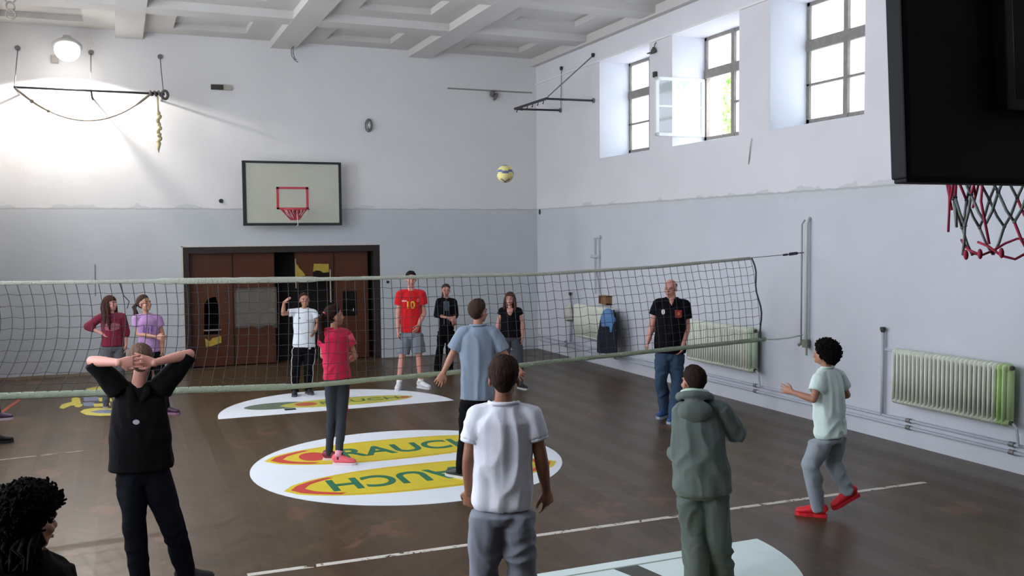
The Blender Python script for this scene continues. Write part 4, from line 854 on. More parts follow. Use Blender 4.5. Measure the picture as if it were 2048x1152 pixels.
def top(s, col, w, t0, sleeve, name='shirt', srad=(.068, .074), vox=.009, fold=.007, dep=.64, long=None, collar='round', rough=.85, seed=0, cuff=.6):
    J, k = s.J, s.k; bm = bmesh.new(); T = torso_sections(s, w, t0, dep)
    tube(bm, [s.spine(t) for t, a, b in T], [(a, b) for t, a, b in T], [s.lat(t) for t, a, b in T], 20)
    for a in 'LR':
        S, El, W_ = J['s'+a], J['e'+a], J['w'+a]; ell(bm, S, .058*k)
        tube(bm, [s.N-UP*.030*k, S+UP*.006], [.058*k, .056*k], n=10)
        if long is None:
            e = S.lerp(El, sleeve); tube(bm, [S-(El-S)*.05, S.lerp(e, .5), e], [srad[0]*k, (srad[0]+srad[1])/2*k, srad[1]*k], n=14)
        else:
            tube(bm, [S, S.lerp(El, .5), El], [srad[0]*k, (srad[0]+srad[1])/2*k, srad[1]*k], n=14); ell(bm, El, srad[1]*k)
            e = El.lerp(W_, long); tube(bm, [El, El.lerp(e, .5), e], [srad[1]*k, srad[1]*k*.95, srad[1]*k*cuff], n=14)
    me = remesh(bm, vox, 3, .5); sd = V((seed*3.1, seed*1.7, 0))
    z0, z1 = s.spine(t0).z, s.N.z
    def fn(c, n):
        q = c+sd; h = 1-(c.z-z0)/(z1-z0); a = 1.7*fold*(.45+.75*max(0, h))*min(1, max(0, c.z-z0)/.04+.25)
        f = noise.noise(V((q.x*11, q.y*11, q.z*3.2+noise.noise(q*3)*1.6)))
        g = noise.noise(V((q.x*5+q.z*7, q.y*5-q.z*6, q.z*3)))
        return a*(1-abs(f)*2.2)*.8+a*.8*g if abs(n.z) < .8 else 0
    displace(me, fn)
    s.hem = (t0, w[0], dep)
    o = obj(name, me, mat('cloth_'+col, col, rough, .06, 20, .12, 160, spec=.12, sheen=0 if int(col[:2], 16) < 60 else .1), s.root)
    return o
def ring_collar(s, col, r=(.078, .066), name='collar', parent=None, th=.010, dz=.0):
    bm = bmesh.new(); c = s.N+UP*(.004+dz)*s.k
    tube(bm, [c+s.L*r[0]*s.k*math.cos(a)+s.F*(r[1]*s.k*math.sin(a))+UP*(-.018*math.sin(a) if math.sin(a) > 0 else .008) for a in [2*math.pi*i/24 for i in range(24)]], th, closed=True, n=6)
    return obj(name, bm, mat('cloth_'+col, col, .85), parent or s.root, True)
def bottoms(s, col, radii, t1=.22, name='trousers', waist=None, leg_to=1.0, vox=.010, fold=.006, seed=0, crotch=.07, rough=.85):
    """radii hip, thigh, knee, ankle in metres"""
    J, k = s.J, s.k; bm = bmesh.new(); h, th, kn, an = radii; w = waist or .135*k
    hipw = (J['qL']-J['qR']).length/2+h*.86
    tube(bm, [s.spine(t1), s.spine(.08), s.spine(-.02), s.spine(-.16)], [(w, w*.68), (hipw*.96, h*1.15), (hipw, h*1.18), (hipw*.86, h*.95)], [s.lat(0)]*4, 18)
    for a in 'LR':
        Q, K, A = J['q'+a], J['k'+a], J['a'+a]; e = A-UP*.03 if leg_to >= 1 else Q.lerp(K, leg_to)
        if leg_to < 1: tube(bm, [Q+(Q-K)*.05, Q.lerp(e, .5), e], [h, (h+th)/2, th], n=16)
        else:
            tube(bm, [Q+(Q-K)*.05, Q.lerp(K, .45), K], [h, th, kn], n=16); ell(bm, K, kn)
            tube(bm, [K, K.lerp(A, .35), K.lerp(A, .8), e], [kn, kn*.4+max(kn*.6, an*.6), an*1.02, an], n=16)
    me = remesh(bm, vox, 4, .5); sd = V((seed*2.3+5, seed, 0))
    def fn(c, n):
        q = c+sd; f = noise.noise(V((q.x*7, q.y*7, q.z*8+noise.noise(q*4)*1.5))); g = noise.noise(V((q.x*14, q.y*14, q.z*3)))
        return 1.6*fold*(.8*(1-abs(f)*2.4)+.7*g)
    displace(me, fn)
    if hasattr(s, 'hem'):
        T0, hw_, dp = s.hem; ax = s.N-s.Q; l2 = ax.length_squared; la = s.lat(.1); fo = la.cross(UP)
        for v in me.vertices:
            t = (v.co-s.Q).dot(ax)/l2
            if t < T0-.05: continue
            o_ = v.co-s.spine(t); x, y = o_.dot(la), o_.dot(fo); e = math.hypot(x/(hw_*.86), y/(hw_*dp*.80))
            if e > 1: v.co -= (la*x+fo*y)*(1-1/e)*min(1, (t-T0+.05)/.05)
        for o2 in s.root.children:
            if o2.name.split('.')[0] != 'body': continue
            for v in o2.data.vertices:
                t = (v.co-s.Q).dot(ax)/l2
                if t < -.25 or t > .45: continue
                o_ = v.co-s.spine(t); x, y = o_.dot(la), o_.dot(fo); e = math.hypot(x/(hw_*.76), y/(hw_*dp*.70))
                if 1 < e < getattr(s, 'lim', 1.42): v.co -= (la*x+fo*y)*(1-1/e)
    return obj(name, me, mat('cloth_'+col, col, rough, .07, 16, .12, 160, spec=.12, sheen=0 if int(col[:2], 16) < 60 else .08), s.root)
def shoe(s, a, dirv, col, sole='d8d4cc', pitch=0, size=1.0, accent=None, sock=None, name='shoe'):
    A = s.J['a'+a]; f = V((dirv.x, dirv.y, 0)).normalized(); x = f.cross(UP); k = s.k*size
    M = Matrix((x, f, UP)).transposed()
    Rm = Matrix.Rotation(-pitch, 3, 'X')
    def P(px, py, pz): return A+M @ (Rm @ V((px*k, py*k, pz*k-(0))))
    lz = -.085/k if pitch == 0 else -.085     # sole level below the ankle
    base = -A.z/k if pitch == 0 else -.085
    bm = bmesh.new()
    secs = [(-.066, .028, .034, .036), (-.048, .036, .056, .052), (-.01, .038, .062, .060), (.04, .040, .048, .050), (.09, .045, .036, .040), (.14, .046, .029, .033), (.175, .037, .023, .028), (.194, .014, .012, .018)]
    tube(bm, [P(0, y, base+.018+zc*.9) for y, w, h, zc in secs], [(w, h) if False else (w*k, h*k) for y, w, h, zc in secs], M @ V((1, 0, 0)), 14)
    tube(bm, [P(0, -.012, base+.06), P(0, -.010, base+.105)], [(.036*k, .042*k), (.036*k, .040*k)], M @ V((1, 0, 0)), 14)
    me = remesh(bm, .006, 3)
    o = obj(name, me, mat('shoe_'+col, col, .5, .1, 20), s.root)
    bm = bmesh.new(); out = [(-.030, -.070), (.030, -.070), (.038, -.03), (.036, .04), (.047, .10), (.044, .16), (.02, .197), (-.02, .197), (-.044, .16), (-.047, .10), (-.036, .04), (-.038, -.03)]
    prism(bm, out, base+.001, base+.030, lambda px, py, pz: P(px, py, pz))
    obj('sole', bm, mat('sole_'+sole, sole, .6, .05), o)
    bm = bmesh.new()
    for i in range(4):
        y = .05+.022*i; z = base+.075-.012*i; tube(bm, [P(-.022, y, z-.004), P(0, y, z+.010), P(.022, y, z-.004)], .003, n=5)
    obj('laces', bm, mat('lace_'+(accent or 'cfcfcf'), accent or 'cfcfcf'), o)
    if sock:
        bm = bmesh.new(); tube(bm, [P(0, -.01, base+.09), A+(s.J['k'+a]-A).normalized()*.07*s.k], [.043*s.k, .044*s.k], n=12); obj('sock', bm, mat('sock_'+sock, sock), s.root, True)
    return o
def bvh(o):
    return BVHTree.FromPolygons([v.co.copy() for v in o.data.vertices], [list(p.vertices) for p in o.data.polygons])
def decal(o, name, pts_or_mesh, centre, nrm, m, upv=UP, off=.004, label=None):
    """wrap a flat drawing (x right, y up as seen from outside) onto a garment"""
    T = bvh(o); nrm = V(nrm).normalized(); x = V(upv).cross(nrm).normalized(); y = nrm.cross(x)
    if isinstance(pts_or_mesh, bpy.types.Mesh): me = pts_or_mesh
    else:
        bm = bmesh.new(); c = bm.verts.new((0, 0, 0)); 
        ring = [bm.verts.new((px, py, 0)) for px, py in pts_or_mesh]; n = len(ring)
        cx = sum(p[0] for p in pts_or_mesh)/n; cy = sum(p[1] for p in pts_or_mesh)/n; c.co = V((cx, cy, 0))
        for i in range(n): bm.faces.new((c, ring[i], ring[(i+1) % n]))
        bmesh.ops.subdivide_edges(bm, edges=bm.edges[:], cuts=2, use_grid_fill=True); bmesh.ops.triangulate(bm, faces=bm.faces[:])
        me = bpy.data.meshes.new(name); bm.to_mesh(me); bm.free()
    for v in me.vertices:
        p = V(centre)+x*v.co.x+y*v.co.y+nrm*.4; h = T.ray_cast(p, -nrm)
        v.co = (h[0]+nrm*off) if h[0] else (V(centre)+x*v.co.x+y*v.co.y)
    d = obj(name, me, m, o)
    md = d.modifiers.new('thickness', 'SOLIDIFY'); md.thickness = .002; md.offset = 0
    if label: tag(d, label)
    return d
def scaled_text(t, w, h, bold=.01):
    me = text_mesh(t, bold); xs = [v.co.x for v in me.vertices]; ys_ = [v.co.y for v in me.vertices]
    for v in me.vertices: v.co = V(((v.co.x-(max(xs)+min(xs))/2)/(max(xs)-min(xs))*w, (v.co.y-(max(ys_)+min(ys_))/2)/(max(ys_)-min(ys_))*h, 0))
    bm = bmesh.new(); bm.from_mesh(me); bmesh.ops.triangulate(bm, faces=bm.faces[:]); bmesh.ops.subdivide_edges(bm, edges=[e for e in bm.edges if e.calc_length() > .02], cuts=2); bmesh.ops.triangulate(bm, faces=bm.faces[:]); bm.to_mesh(me); bm.free(); return me
def stripe(s, a, out, rads, col, side=1, w=.012, name='stripe', parent=None, t0=-.02, t1=1.0):
    J = s.J; bm = bmesh.new(); pts = []
    T = bvh(parent)
    for i in range(25):
        t = i/24*(t1-t0)+t0
        p = J['q'+a].lerp(J['k'+a], t*2) if t < .5 else J['k'+a].lerp(J['a'+a], t*2-1)
        h = T.ray_cast(p+out*.3, -out); pts.append((h[0] if h[0] else p+out*rads)+out*.002)
    tube(bm, pts, [(w, .004)]*25, out.cross(UP), 6); return obj(name, bm, mat('stripe_'+col, col), parent, True)

# ---- 1 boy in black, hands clasped behind his head
p = Person('boy_hands', '', 'teenage boy in black seen from behind, hands clasped behind his head').headM(0, 1, .05); J = p.J
build_body(p, 'pink', .0045, .94, handL=dict(n=p.F, t=-UP, curl=.10, d=(p.r*.97+UP*.02)), handR=dict(n=p.F, t=-UP, curl=.08, d=(-p.r*.97+UP*.22)))
hair(p, 'short', '5e4a40', .010); 
o = top(p, '070708', (.212, .195, .178), -.02, .98, vox=.009, srad=(.084, .060), fold=.007, seed=1, cuff=1.05)
decal(o, 'round_badge', circ(0, 0, .022, n=16, ry=.017), J['nk']-UP*.22-p.n*.15-p.r*.02, -p.n, mat('badge_grey', '9a9aa2'), label='small grey badge on the back')
bm = bmesh.new(); c = p.N
for sg in (-1, 1): tube(bm, [c-p.F*.055+UP*.015+p.L*sg*.06, c-p.F*.085-UP*.03+p.L*sg*.05, c-p.F*.10-UP*.09+p.L*sg*.012], [(.018, .008), (.03, .008), (.012, .006)], p.L, 8)
obj('hood_fold', bm, mat('cloth_070708', '070708'), p.root, True)
bt = bottoms(p, '080a12', (.098, .096, .074, .064), waist=.155, seed=1)
stripe(p, 'R', p.r, .07, '1d2550', parent=bt, w=.014)
shoe(p, 'L', p.n-p.r*.2, '15151a'); shoe(p, 'R', p.r*.95-p.n*.1, '15151a')
# ---- 2 boy in white tee, nearest, from behind
p = Person('white_boy', '', 'boy in a white T-shirt and grey sweatpants seen from behind, nearest the camera').headM(.12, 1, .05); J = p.J
build_body(p, 'tan', .0045, .95, handL=dict(n=(p.n+p.r*.6), t=p.n+p.r*.4, curl=.75), handR=dict(n=(p.n-p.r*.8), t=p.n-p.r, curl=.6))
hair(p, 'short', '33251f', .012)
o = top(p, 'dde0ea', (.156, .150, .165), -.03, .52, fold=.010, seed=2, srad=(.056, .062), dep=.64); ring_collar(p, 'dde0ea', parent=o)
bm = bmesh.new()
for a in 'LR':
    S, El = J['s'+a], J['e'+a]; e = S.lerp(El, .52); tube(bm, [e, e+(El-S).normalized()*.018], [.064*p.k, .064*p.k], n=16)
obj('sleeve_cuff', bm, mat('cloth_dde0ea', 'dde0ea'), o, True)
bottoms(p, '7c818c', (.100, .098, .078, .070), waist=.15, fold=.009, seed=2)
shoe(p, 'L', p.n, '3a3a40'); shoe(p, 'R', p.n, '3a3a40')
# ---- 3 grey hoodie
p = Person('hoodie', '', 'short boy in a grey-green hooded sweatshirt seen from behind, standing on the pale half circle').headM(-.55, .85, .08); J = p.J
build_body(p, 'mid', .0045, .95, handL=dict(n=p.r, t=UP, curl=.8), handR=dict(n=-p.r, t=UP, curl=.8))
hair(p, 'short', '2a1f1b', .011)
o = top(p, '5f6a66', (.182, .178, .170), -.16, 0, name='hooded_sweatshirt', long=.72, srad=(.072, .070), fold=.010, seed=3, cuff=.72, dep=.68)
bm = bmesh.new(); c = p.N
tube(bm, [c+p.L*.105*math.cos(a)+p.F*(.085*math.sin(a)-.01)+UP*(.02-.035*math.sin(a)-.0) for a in [2*math.pi*i/20 for i in range(20)]], .030, closed=True, n=10)
ell(bm, c-p.F*.10-UP*.055, (.12, .055, .075), Matrix((p.L, p.F, UP)).transposed())
me = remesh(bm, .009, 4); displace(me, lambda c, n: .008*noise.noise(c*14)); hd = obj('hood', me, mat('cloth_5f6a66', '5f6a66'), o)
bm = bmesh.new(); tube(bm, [c+p.L*.086*math.cos(a)+p.F*(.068*math.sin(a)-.012)+UP*(.043-.035*math.sin(a)) for a in [2*math.pi*i/20 for i in range(20)]], (.020), closed=True, n=8); obj('hood_lining', bm, mat('cloth_lining', 'a9c4b4'), hd, True)
bm = bmesh.new(); t = p.spine(-.16); tube(bm, [t+UP*.04, t-UP*.02], [(.176, .122), (.168, .118)], p.L, 24); obj('waistband', bm, mat('cloth_59635f', '59635f', .9), o, True)
bottoms(p, '55605c', (.104, .104, .088, .078), waist=.15, fold=.010, seed=3)
shoe(p, 'L', p.n-p.r*.2, '4a4c50'); shoe(p, 'R', p.r*.8+p.n*.2, '4a4c50')
# ---- 4 curly boy with red shoes
p = Person('curly', '', 'curly-haired boy in a pale T-shirt, grey sweatpants and bright red shoes').headM(-.85, .5, .30); J = p.J
p.F = (-p.r*.8+p.n*.6).normalized(); p.lim = 1.9
build_body(p, 'mid', .0045, .92, handL=dict(n=p.n, t=UP, curl=.3), handR=dict(n=-p.n, t=UP, curl=.3)); face(p)
hair(p, 'curly', '120e0c', .034, 4)
o = top(p, 'cfe0dc', (.150, .150, .152), -.06, .62, fold=.010, seed=4, dep=.78); ring_collar(p, 'cfe0dc', parent=o)
bottoms(p, '8c959c', (.094, .090, .070, .054), waist=.13, fold=.009, seed=4)
shoe(p, 'L', -p.r+p.n*.1, 'd0202c', 'd0202c', size=1.12, accent='b81824', sock='c8c8c0'); shoe(p, 'R', -p.r*.85-p.n*.3, 'd0202c', 'b8202c', pitch=.50, size=1.12, accent='b81824')
# ---- 5 man in polo
p = Person('polo', '', 'balding man in a navy polo shirt and blue jeans standing by the right wall').headM(-.35, -1, .0); J = p.J
build_body(p, 'pink', .007, 1.08, handL=dict(curl=.5), handR=dict(curl=.7)); face(p, brow='6a5a50')
hair(p, 'bald', '4f423a', .006)
o = top(p, '0a0a12', (.205, .205, .205), -.03, .62, name='polo_shirt', fold=.006, seed=5, srad=(.072, .078), dep=.72); ring_collar(p, '0a0a12', (.080, .068), parent=o, th=.013)
cc = (J['sL']+J['sR'])/2
decal(o, 'white_badge', circ(0, 0, .022, n=16, ry=.036), cc+p.F*.1-UP*.10-p.L*.11, p.F, mat('badge_white', 'd8d4d8'), label='white oval badge')
bd = decal(o, 'red_badge', [(-.042, -.05), (.042, -.05), (.046, .045), (-.046, .05)], cc+p.F*.1-UP*.125+p.L*.085, p.F, mat('badge_red', '9c2f30'), label='red square badge')
decal(o, 'badge_emblem', circ(0, 0, .018, n=8, ry=.024), cc+p.F*.1-UP*.125+p.L*.085, p.F, mat('badge_orange', 'd07850'), off=.007)
bm = bmesh.new()
for sg in (-1, 1): tube(bm, [p.N+p.L*sg*.055+UP*.012+p.F*.035, p.N+p.L*sg*.045-UP*.03+p.F*.085, p.N+p.L*sg*.012-UP*.07+p.F*.112], [(.020, .006), (.028, .007), (.008, .005)], p.L, 8)
obj('collar_flap', bm, mat('cloth_0a0a12', '0a0a12'), o, True)
bm = bmesh.new(); tube(bm, [p.N+p.F*.070+UP*.005, p.N+p.F*.100-UP*.045, p.N+p.F*.112-UP*.075], [(.036, .02), (.020, .016), (.004, .008)], p.L, 8); obj('open_neck', bm, skin('pink'), p.root, True)
bottoms(p, '384a60', (.105, .100, .078, .070), name='jeans', waist=.17, fold=.010, seed=5)
shoe(p, 'R', -p.n-p.r*.5, '2a4a80', '9aa4b4', accent='8090b0', size=1.05); shoe(p, 'L', -p.n-p.r*.35, '2a4a80', '9aa4b4', accent='8090b0', size=1.05)
# ---- 6 light blue boy
p = Person('blue_boy', '', 'boy in a loose light blue-grey T-shirt and black trousers seen from behind at the net').headM(.62, .78, .08); J = p.J
build_body(p, 'mid', .006, .92, handL=dict(n=p.n, t=UP*.3+p.r, curl=.35), handR=dict(n=p.n, t=-p.r, curl=.4)); face(p)
hair(p, 'short', '3d2f28', .017)
o = top(p, '7e8b9c', (.168, .165, .175), -.06, .78, fold=.010, seed=6, srad=(.062, .072), dep=.66); ring_collar(p, '7e8b9c', parent=o)
bottoms(p, '0a0a0e', (.092, .086, .062, .054), waist=.14, seed=6)
shoe(p, 'L', p.n*.6-p.r*.7, '2f3338', 'c8c8c8', accent='d0d0d0', sock='c8c8c8'); shoe(p, 'R', p.n, '2f3338', 'c8c8c8', sock='c8c8c8')
# ---- 7 pink girl
p = Person('pink_girl', '', 'ponytailed girl in a bright pink T-shirt and dark leggings on the centre circle').headM(.92, .38, .12); J = p.J
p.F = (p.n*.75+p.r*.65).normalized()
build_body(p, 'mid', .006, .86, True, handL=dict(n=-p.n, t=UP, curl=.4, d=p.r), handR=dict(n=-p.r, t=UP, curl=.5)); face(p)
hair(p, 'short', '2a1b17', .012)
tie = p.hp(0, -.115, .035)
locks(p, '2a1b17', [[tie, tie+p.hM @ V((0, -.05, -.03)), tie+p.hM @ V((0, -.06, -.12))-UP*.02, tie+p.hM @ V((0, -.03, 0))-UP*.25+p.r*.0, tie-UP*.36+p.r*.05-p.n*.02]], 'ponytail', .022, 3, .012, 16)
bm = bmesh.new(); tube(bm, [tie+p.hM @ V((.02*math.cos(a), .0, .022*math.sin(a))) for a in [2*math.pi*i/14 for i in range(14)]], .011, closed=True, n=6); obj('hair_tie', bm, mat('pink_elastic', 'd8405c'), p.root, True)
o = top(p, 'c0284a', (.148, .140, .150), -.02, .50, fold=.006, seed=7, srad=(.060, .068), dep=.68); ring_collar(p, 'c0284a', parent=o)
bm = bmesh.new(); S, El = J['sR'], J['eR']; e = S.lerp(El, .50); tube(bm, [S.lerp(e, .1)+p.r*.004, e+(El-S).normalized()*.004], [.064*p.k, .073*p.k], n=16); tag(obj('sleeve_panel', bm, mat('cloth_coral', 'd84a66'), o, True), 'lighter coral pink sleeve')
lg = bottoms(p, '33383f', (.082, .076, .053, .040), name='leggings', waist=.12, fold=.0025, seed=7, vox=.008)
stripe(p, 'R', (p.r*.9+p.n*.1).normalized(), .05, 'e04058', parent=lg, w=.018, t0=.02, t1=.56)
shoe(p, 'L', p.r*.9-p.n*.2, '7a2440', 'd8c4c4', accent='e0506c', size=.95); shoe(p, 'R', p.r*.95-p.n*.25, 'e2606c', 'd8c4c4', accent='5c2038', size=.98, sock='d8909c')
# ---- 8 serve woman
p = Person('serve', '', 'woman in white T-shirt and black track pants with one hand raised before the doors').headM(.12, -1, .15); J = p.J
build_body(p, 'mid', .007, .92, True, handR=dict(n=p.L, t=-UP*.2-p.n, curl=.2), handL=dict(n=-p.L, t=UP, curl=.4)); face(p)
hair(p, 'short', '2f211c', .012)
o = top(p, 'd4dae2', (.172, .158, .165), -.02, .5, fold=.006, seed=8, srad=(.062, .070), dep=.68); ring_collar(p, 'c0c4cc', parent=o)
decal(o, 'chest_logo', circ(0, 0, .014, n=6), p.N+p.F*.1-UP*.13-p.L*.07, p.F, mat('logo_dark', '4a4a52'))
decal(o, 'chest_print', [(-.05, -.008), (.05, -.008), (.05, .008), (-.05, .008)], p.N+p.F*.1-UP*.17+p.L*.08, p.F, mat('logo_grey', '9ab0b4'))
bt = bottoms(p, '0a0a0e', (.094, .088, .066, .052), waist=.15, seed=8)
for a, sg in (('L', 1), ('R', -1)): stripe(p, a, (p.L*sg+p.F*.25).normalized(), .07, 'dcdcdc', parent=bt, w=.010, t0=.0, t1=.95)
decal(bt, 'pocket_logo', circ(0, 0, .022, n=10), J['qL']+p.F*.1-UP*.02, p.F, mat('logo_white', 'c8c8cc'))
shoe(p, 'R', -p.n-p.r*.1, '201f22', '55585c'); shoe(p, 'L', -p.n+p.r*.4, '201f22', '55585c')
# ---- 9 red shirt
p = Person('red', '', 'tall young man in a red shirt with a yellow number 10 and grey shorts').headM(.1, -1, .0); J = p.J
build_body(p, 'pink', .007, .96, handR=dict(curl=.5), handL=dict(n=-p.L+p.n*.6, curl=.6)); face(p)
hair(p, 'short', '221b1a', .011)
o = top(p, 'c01c22', (.165, .165, .180), .0, .56, name='sports_shirt', fold=.008, seed=9, srad=(.068, .078), dep=.64); ring_collar(p, 'c01c22', parent=o)
decal(o, 'number', scaled_text('10', .125, .12, .02), p.spine(.665)+p.F*.1, p.F, mat('number_yellow', 'd8b428'), label='yellow number 10')
decal(o, 'chest_patch', [(-.04, -.012), (.04, -.012), (.04, .012), (-.04, .012)], p.spine(.76)+p.F*.1-p.L*.11, p.F, mat('patch_pale', 'd89a94'))
decal(o, 'chest_crest', circ(0, 0, .025, n=10, ry=.03), p.spine(.77)+p.F*.1+p.L*.11, p.F, mat('patch_orange', 'd8603c'))
bottoms(p, '72777f', (.104, .110, .1, .1), name='shorts', waist=.16, leg_to=.86, fold=.008, seed=9)
shoe(p, 'R', -p.n-p.r*.15, 'd4d4d8', 'c8c8cc', accent='44486a', sock='dcdcdc'); shoe(p, 'L', -p.n*.75+p.r*.7, 'd4d4d8', 'c8c8cc', accent='44486a', sock='dcdcdc')
# ---- 10 jacket girl
p = Person('jacket', '', 'girl in a dark zip jacket and black trousers with folded arms').headM(.05, -1, .0); J = p.J
build_body(p, 'pink', .007, .86, True, handR=dict(n=p.F*-1, t=UP, curl=.25), handL=dict(n=-p.F, t=UP, curl=.3)); face(p)
hair(p, 'short', '4a352a', .010)
tie = p.hp(.0, -.10, .02); locks(p, '4a352a', [[tie, tie+p.n*.04-UP*.06-p.r*.04, p.hp(0, -.03, 0)-UP*.16-p.r*.075]], 'ponytail', .018, 4, .010, 10)
o = top(p, '0b0c11', (.135, .125, .140), -.0, 0, name='zip_jacket', long=.35, srad=(.060, .054), fold=.005, seed=10, cuff=1.0, dep=.7)
for sg in (-1, 1): decal(o, 'pale_piping', [(-.004, -.20), (.004, -.20), (.004, .20), (-.004, .20)], p.spine(.55)+p.F*.1+p.L*sg*.045, p.F, mat('piping_grey', '7c7f88'))
decal(o, 'inner_top', [(-.03, -.10), (.03, -.10), (.045, .07), (-.045, .07)], p.spine(.80)+p.F*.1, p.F, mat('teal_grey_top', '3d4a52'))
bottoms(p, '09090c', (.082, .078, .062, .062), waist=.12, seed=10)
shoe(p, 'R', -p.n-p.r*.2, '17171b', '2a2a2e'); shoe(p, 'L', -p.n+p.r*.3, '17171b', '2a2a2e')
# ---- 11 bangs girl
p = Person('bangs', '', 'girl with bangs in a black T-shirt and dark grey leggings near the corner').headM(-.15, -1, .2); J = p.J
build_body(p, 'pink', .007, 1.0, True, handR=dict(curl=.4), handL=dict(curl=.4)); face(p)
hair(p, 'bangs', '4a3128', .014)
locks(p, '4a3128', [[p.hp(sg*.07, .0+dy, .03), p.hp(sg*.085, dy, -.06), p.hp(sg*.09, dy, -.13)-UP*.02, p.hp(sg*.085, dy, -.20)-UP*.03] for sg in (-1, 1) for dy in (.02, -.03, -.08)]+[[p.hp(x, -.09, .02), p.hp(x, -.10, -.08), p.hp(x*1.2, -.11, -.20)] for x in (-.04, 0, .04)], 'long_hair', .017, 5, .006, 30)
o = top(p, '09090b', (.168, .155, .155), -.03, .35, fold=.005, seed=11, srad=(.064, .068), dep=.74)
bm = bmesh.new(); tube(bm, [p.N+p.F*.060+UP*.005, p.N+p.F*.095-UP*.05, p.N+p.F*.112-UP*.10], [(.055, .02), (.045, .016), (.02, .010)], p.L, 10); obj('scoop_neck', bm, skin('pink'), p.root, True)
bottoms(p, '42464d', (.098, .088, .064, .045), name='leggings', waist=.15, fold=.004, seed=11)
shoe(p, 'R', -p.n, '1c1c20', '9a9a9a'); shoe(p, 'L', -p.n*.8+p.r*.6, '1c1c20', 'b0b0b0')
# ---- 12 maroon girl
p = Person('maroon', '', 'long-haired girl in a maroon sweatshirt with one hand on her hip behind the net').headM(.75, -.65, .1); J = p.J
build_body(p, 'pink', .007, .90, True, handR=dict(n=p.L, t=-p.F, curl=.5, d=(p.L*.6-UP*.6+p.F*.2)), handL=dict(curl=.4)); face(p)
hair(p, 'bangs', '3a241e', .013)
locks(p, '3a241e', [[p.hp(sg*.07, dy, .03), p.hp(sg*.085, dy, -.06), p.hp(sg*.085, dy, -.12)-UP*.05+p.F*.02, p.hp(sg*.075, dy, -.12)-UP*.16+p.F*.04, p.hp(sg*.06, dy, -.12)-UP*.26+p.F*.05] for sg in (-1, 1) for dy in (.01, -.04, -.08)], 'long_hair', .019, 6, .008, 34)
o = top(p, '6c2032', (.168, .150, .155), -.0, 0, name='sweatshirt', long=.45, srad=(.064, .060), fold=.007, seed=12, cuff=.85, dep=.68)
decal(o, 'chest_print', scaled_text('1976', .19, .11, .01), p.spine(.60)+p.F*.1, p.F, mat('print_pale', '9a6a6c')) if False else decal(o, 'chest_print', [(-.10, -.05), (0, -.065), (.09, -.045), (.10, .03), (.03, .055), (-.05, .04), (-.10, .05)], p.spine(.62)+p.F*.1, p.F, mat('print_maroon_grey', '8c5058', .9, .4, 40))
bottoms(p, '5a5a5e', (.098, .092, .066, .05), waist=.15, fold=.005, seed=12)
shoe(p, 'R', -p.n, '3a3a40', 'a0a0a0'); shoe(p, 'L', -p.n+p.r*.4, '3a3a40', 'a0a0a0')
# ---- 13 lilac girl
p = Person('lilac', '', 'ponytailed girl in a lilac T-shirt holding one arm across her body').headM(.72, -.7, .25); J = p.J
build_body(p, 'mid', .007, .90, True, handR=dict(n=-p.F, t=UP, curl=.5), handL=dict(curl=.4)); face(p)
hair(p, 'short', '3a2a24', .012)
tie = p.hp(0, -.115, .03); locks(p, '3a2a24', [[tie, tie-p.r*.05-UP*.05, tie-p.r*.03-UP*.16, tie-p.r*.01-UP*.25]], 'ponytail', .02, 7, .010, 14)
o = top(p, '9c78a0', (.155, .140, .155), -.0, .5, fold=.006, seed=13, srad=(.062, .068), dep=.68); ring_collar(p, '9c78a0', parent=o)
for i, (x, y, w, h) in enumerate(((-.05, .02, .02, .06), (.0, .0, .012, .07), (.05, .02, .02, .05), (-.02, -.08, .03, .03), (.04, -.07, .014, .05))):
    decal(o, 'dark_print', [(x-w, y-h*.6), (x+w*.4, y-h), (x+w, y+h*.3), (x-w*.2, y+h)], p.spine(.60)+p.F*.1, p.F, mat('print_purple', '6a4a80', .9, .3, 40))
bottoms(p, '0c0c0f', (.088, .082, .06, .046), name='leggings', waist=.13, fold=.003, seed=13)
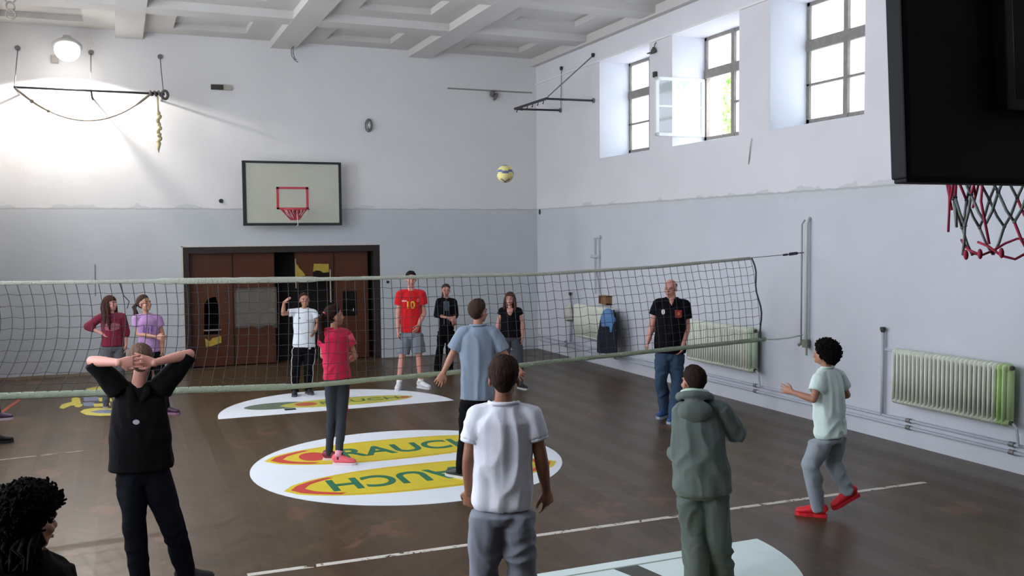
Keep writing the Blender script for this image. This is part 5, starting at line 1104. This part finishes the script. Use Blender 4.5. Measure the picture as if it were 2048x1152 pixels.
shoe(p, 'R', -p.n+p.r*.3, '3a1830', '8c6480', accent='c04080'); shoe(p, 'L', p.r*.9-p.n*.5, '3a1830', '8c6480', accent='c04080', sock='c07090')
# ---- 14 nearest dark curly-haired person at lower left
p = Person('curly_near', '', 'person with dark curly hair and black top in the lower left corner').headM(.93, .38, -.12); J = p.J
build_body(p, 'mid', .007, .95, True); face(p)
hair(p, 'curly', '080606', .040, 9)
locks(p, '080606', [[p.hp(x*.06, -.07+.05*abs(x), .02), p.hp(x*.10, -.09+.05*abs(x), -.07), p.hp(x*.11, -.07+.05*abs(x), -.15)] for x in (-1, -.5, 0, .5, 1)], 'long_hair', .015, 8, .022, 110)
top(p, '050506', (.19, .18, .19), -.02, 0, long=.9, srad=(.075, .07), fold=.006, seed=14)
bottoms(p, '070709', (.10, .09, .07, .06), seed=14)
shoe(p, 'L', p.r+p.n, '1a1a1a'); shoe(p, 'R', p.r+p.n, '1a1a1a')
# ---- 15, 16 two people almost wholly outside the left edge; shoes show
p = Person('edge_a', '', 'person at the left edge behind the net, of whom a purple and white shoe shows').headM(1, .1, 0)
p.F = p.r.copy(); build_body(p, 'mid', .009, .95); hair(p, 'short', '2a1f1b', .012)
top(p, '5a6470', (.17, .16, .17), -.02, .5, seed=15, vox=.012); bottoms(p, '25262c', (.09, .085, .065, .055), seed=15, vox=.012)
shoe(p, 'L', p.r, '4a3550', 'c8c0cc', accent='d0c8d8', size=1.1); shoe(p, 'R', p.r-p.n*.3, '4a3550', 'c8c0cc', accent='d0c8d8', size=1.1)
p = Person('edge_b', '', 'person at the left edge in front of the net, of whom a black shoe shows').headM(1, .1, 0)
p.F = p.r.copy(); build_body(p, 'tan', .009, .95); hair(p, 'short', '2a1f1b', .012)
top(p, '2d3138', (.17, .16, .17), -.02, .5, seed=16, vox=.012); bottoms(p, '7a4a3c', (.10, .11, .1, .1), name='shorts', leg_to=.9, seed=16, vox=.012)
shoe(p, 'L', p.r, '121214', '1c1c1e', accent='3a3a3e', size=1.0); shoe(p, 'R', p.r, '121214', '1c1c1e', accent='3a3a3e', size=1.0)
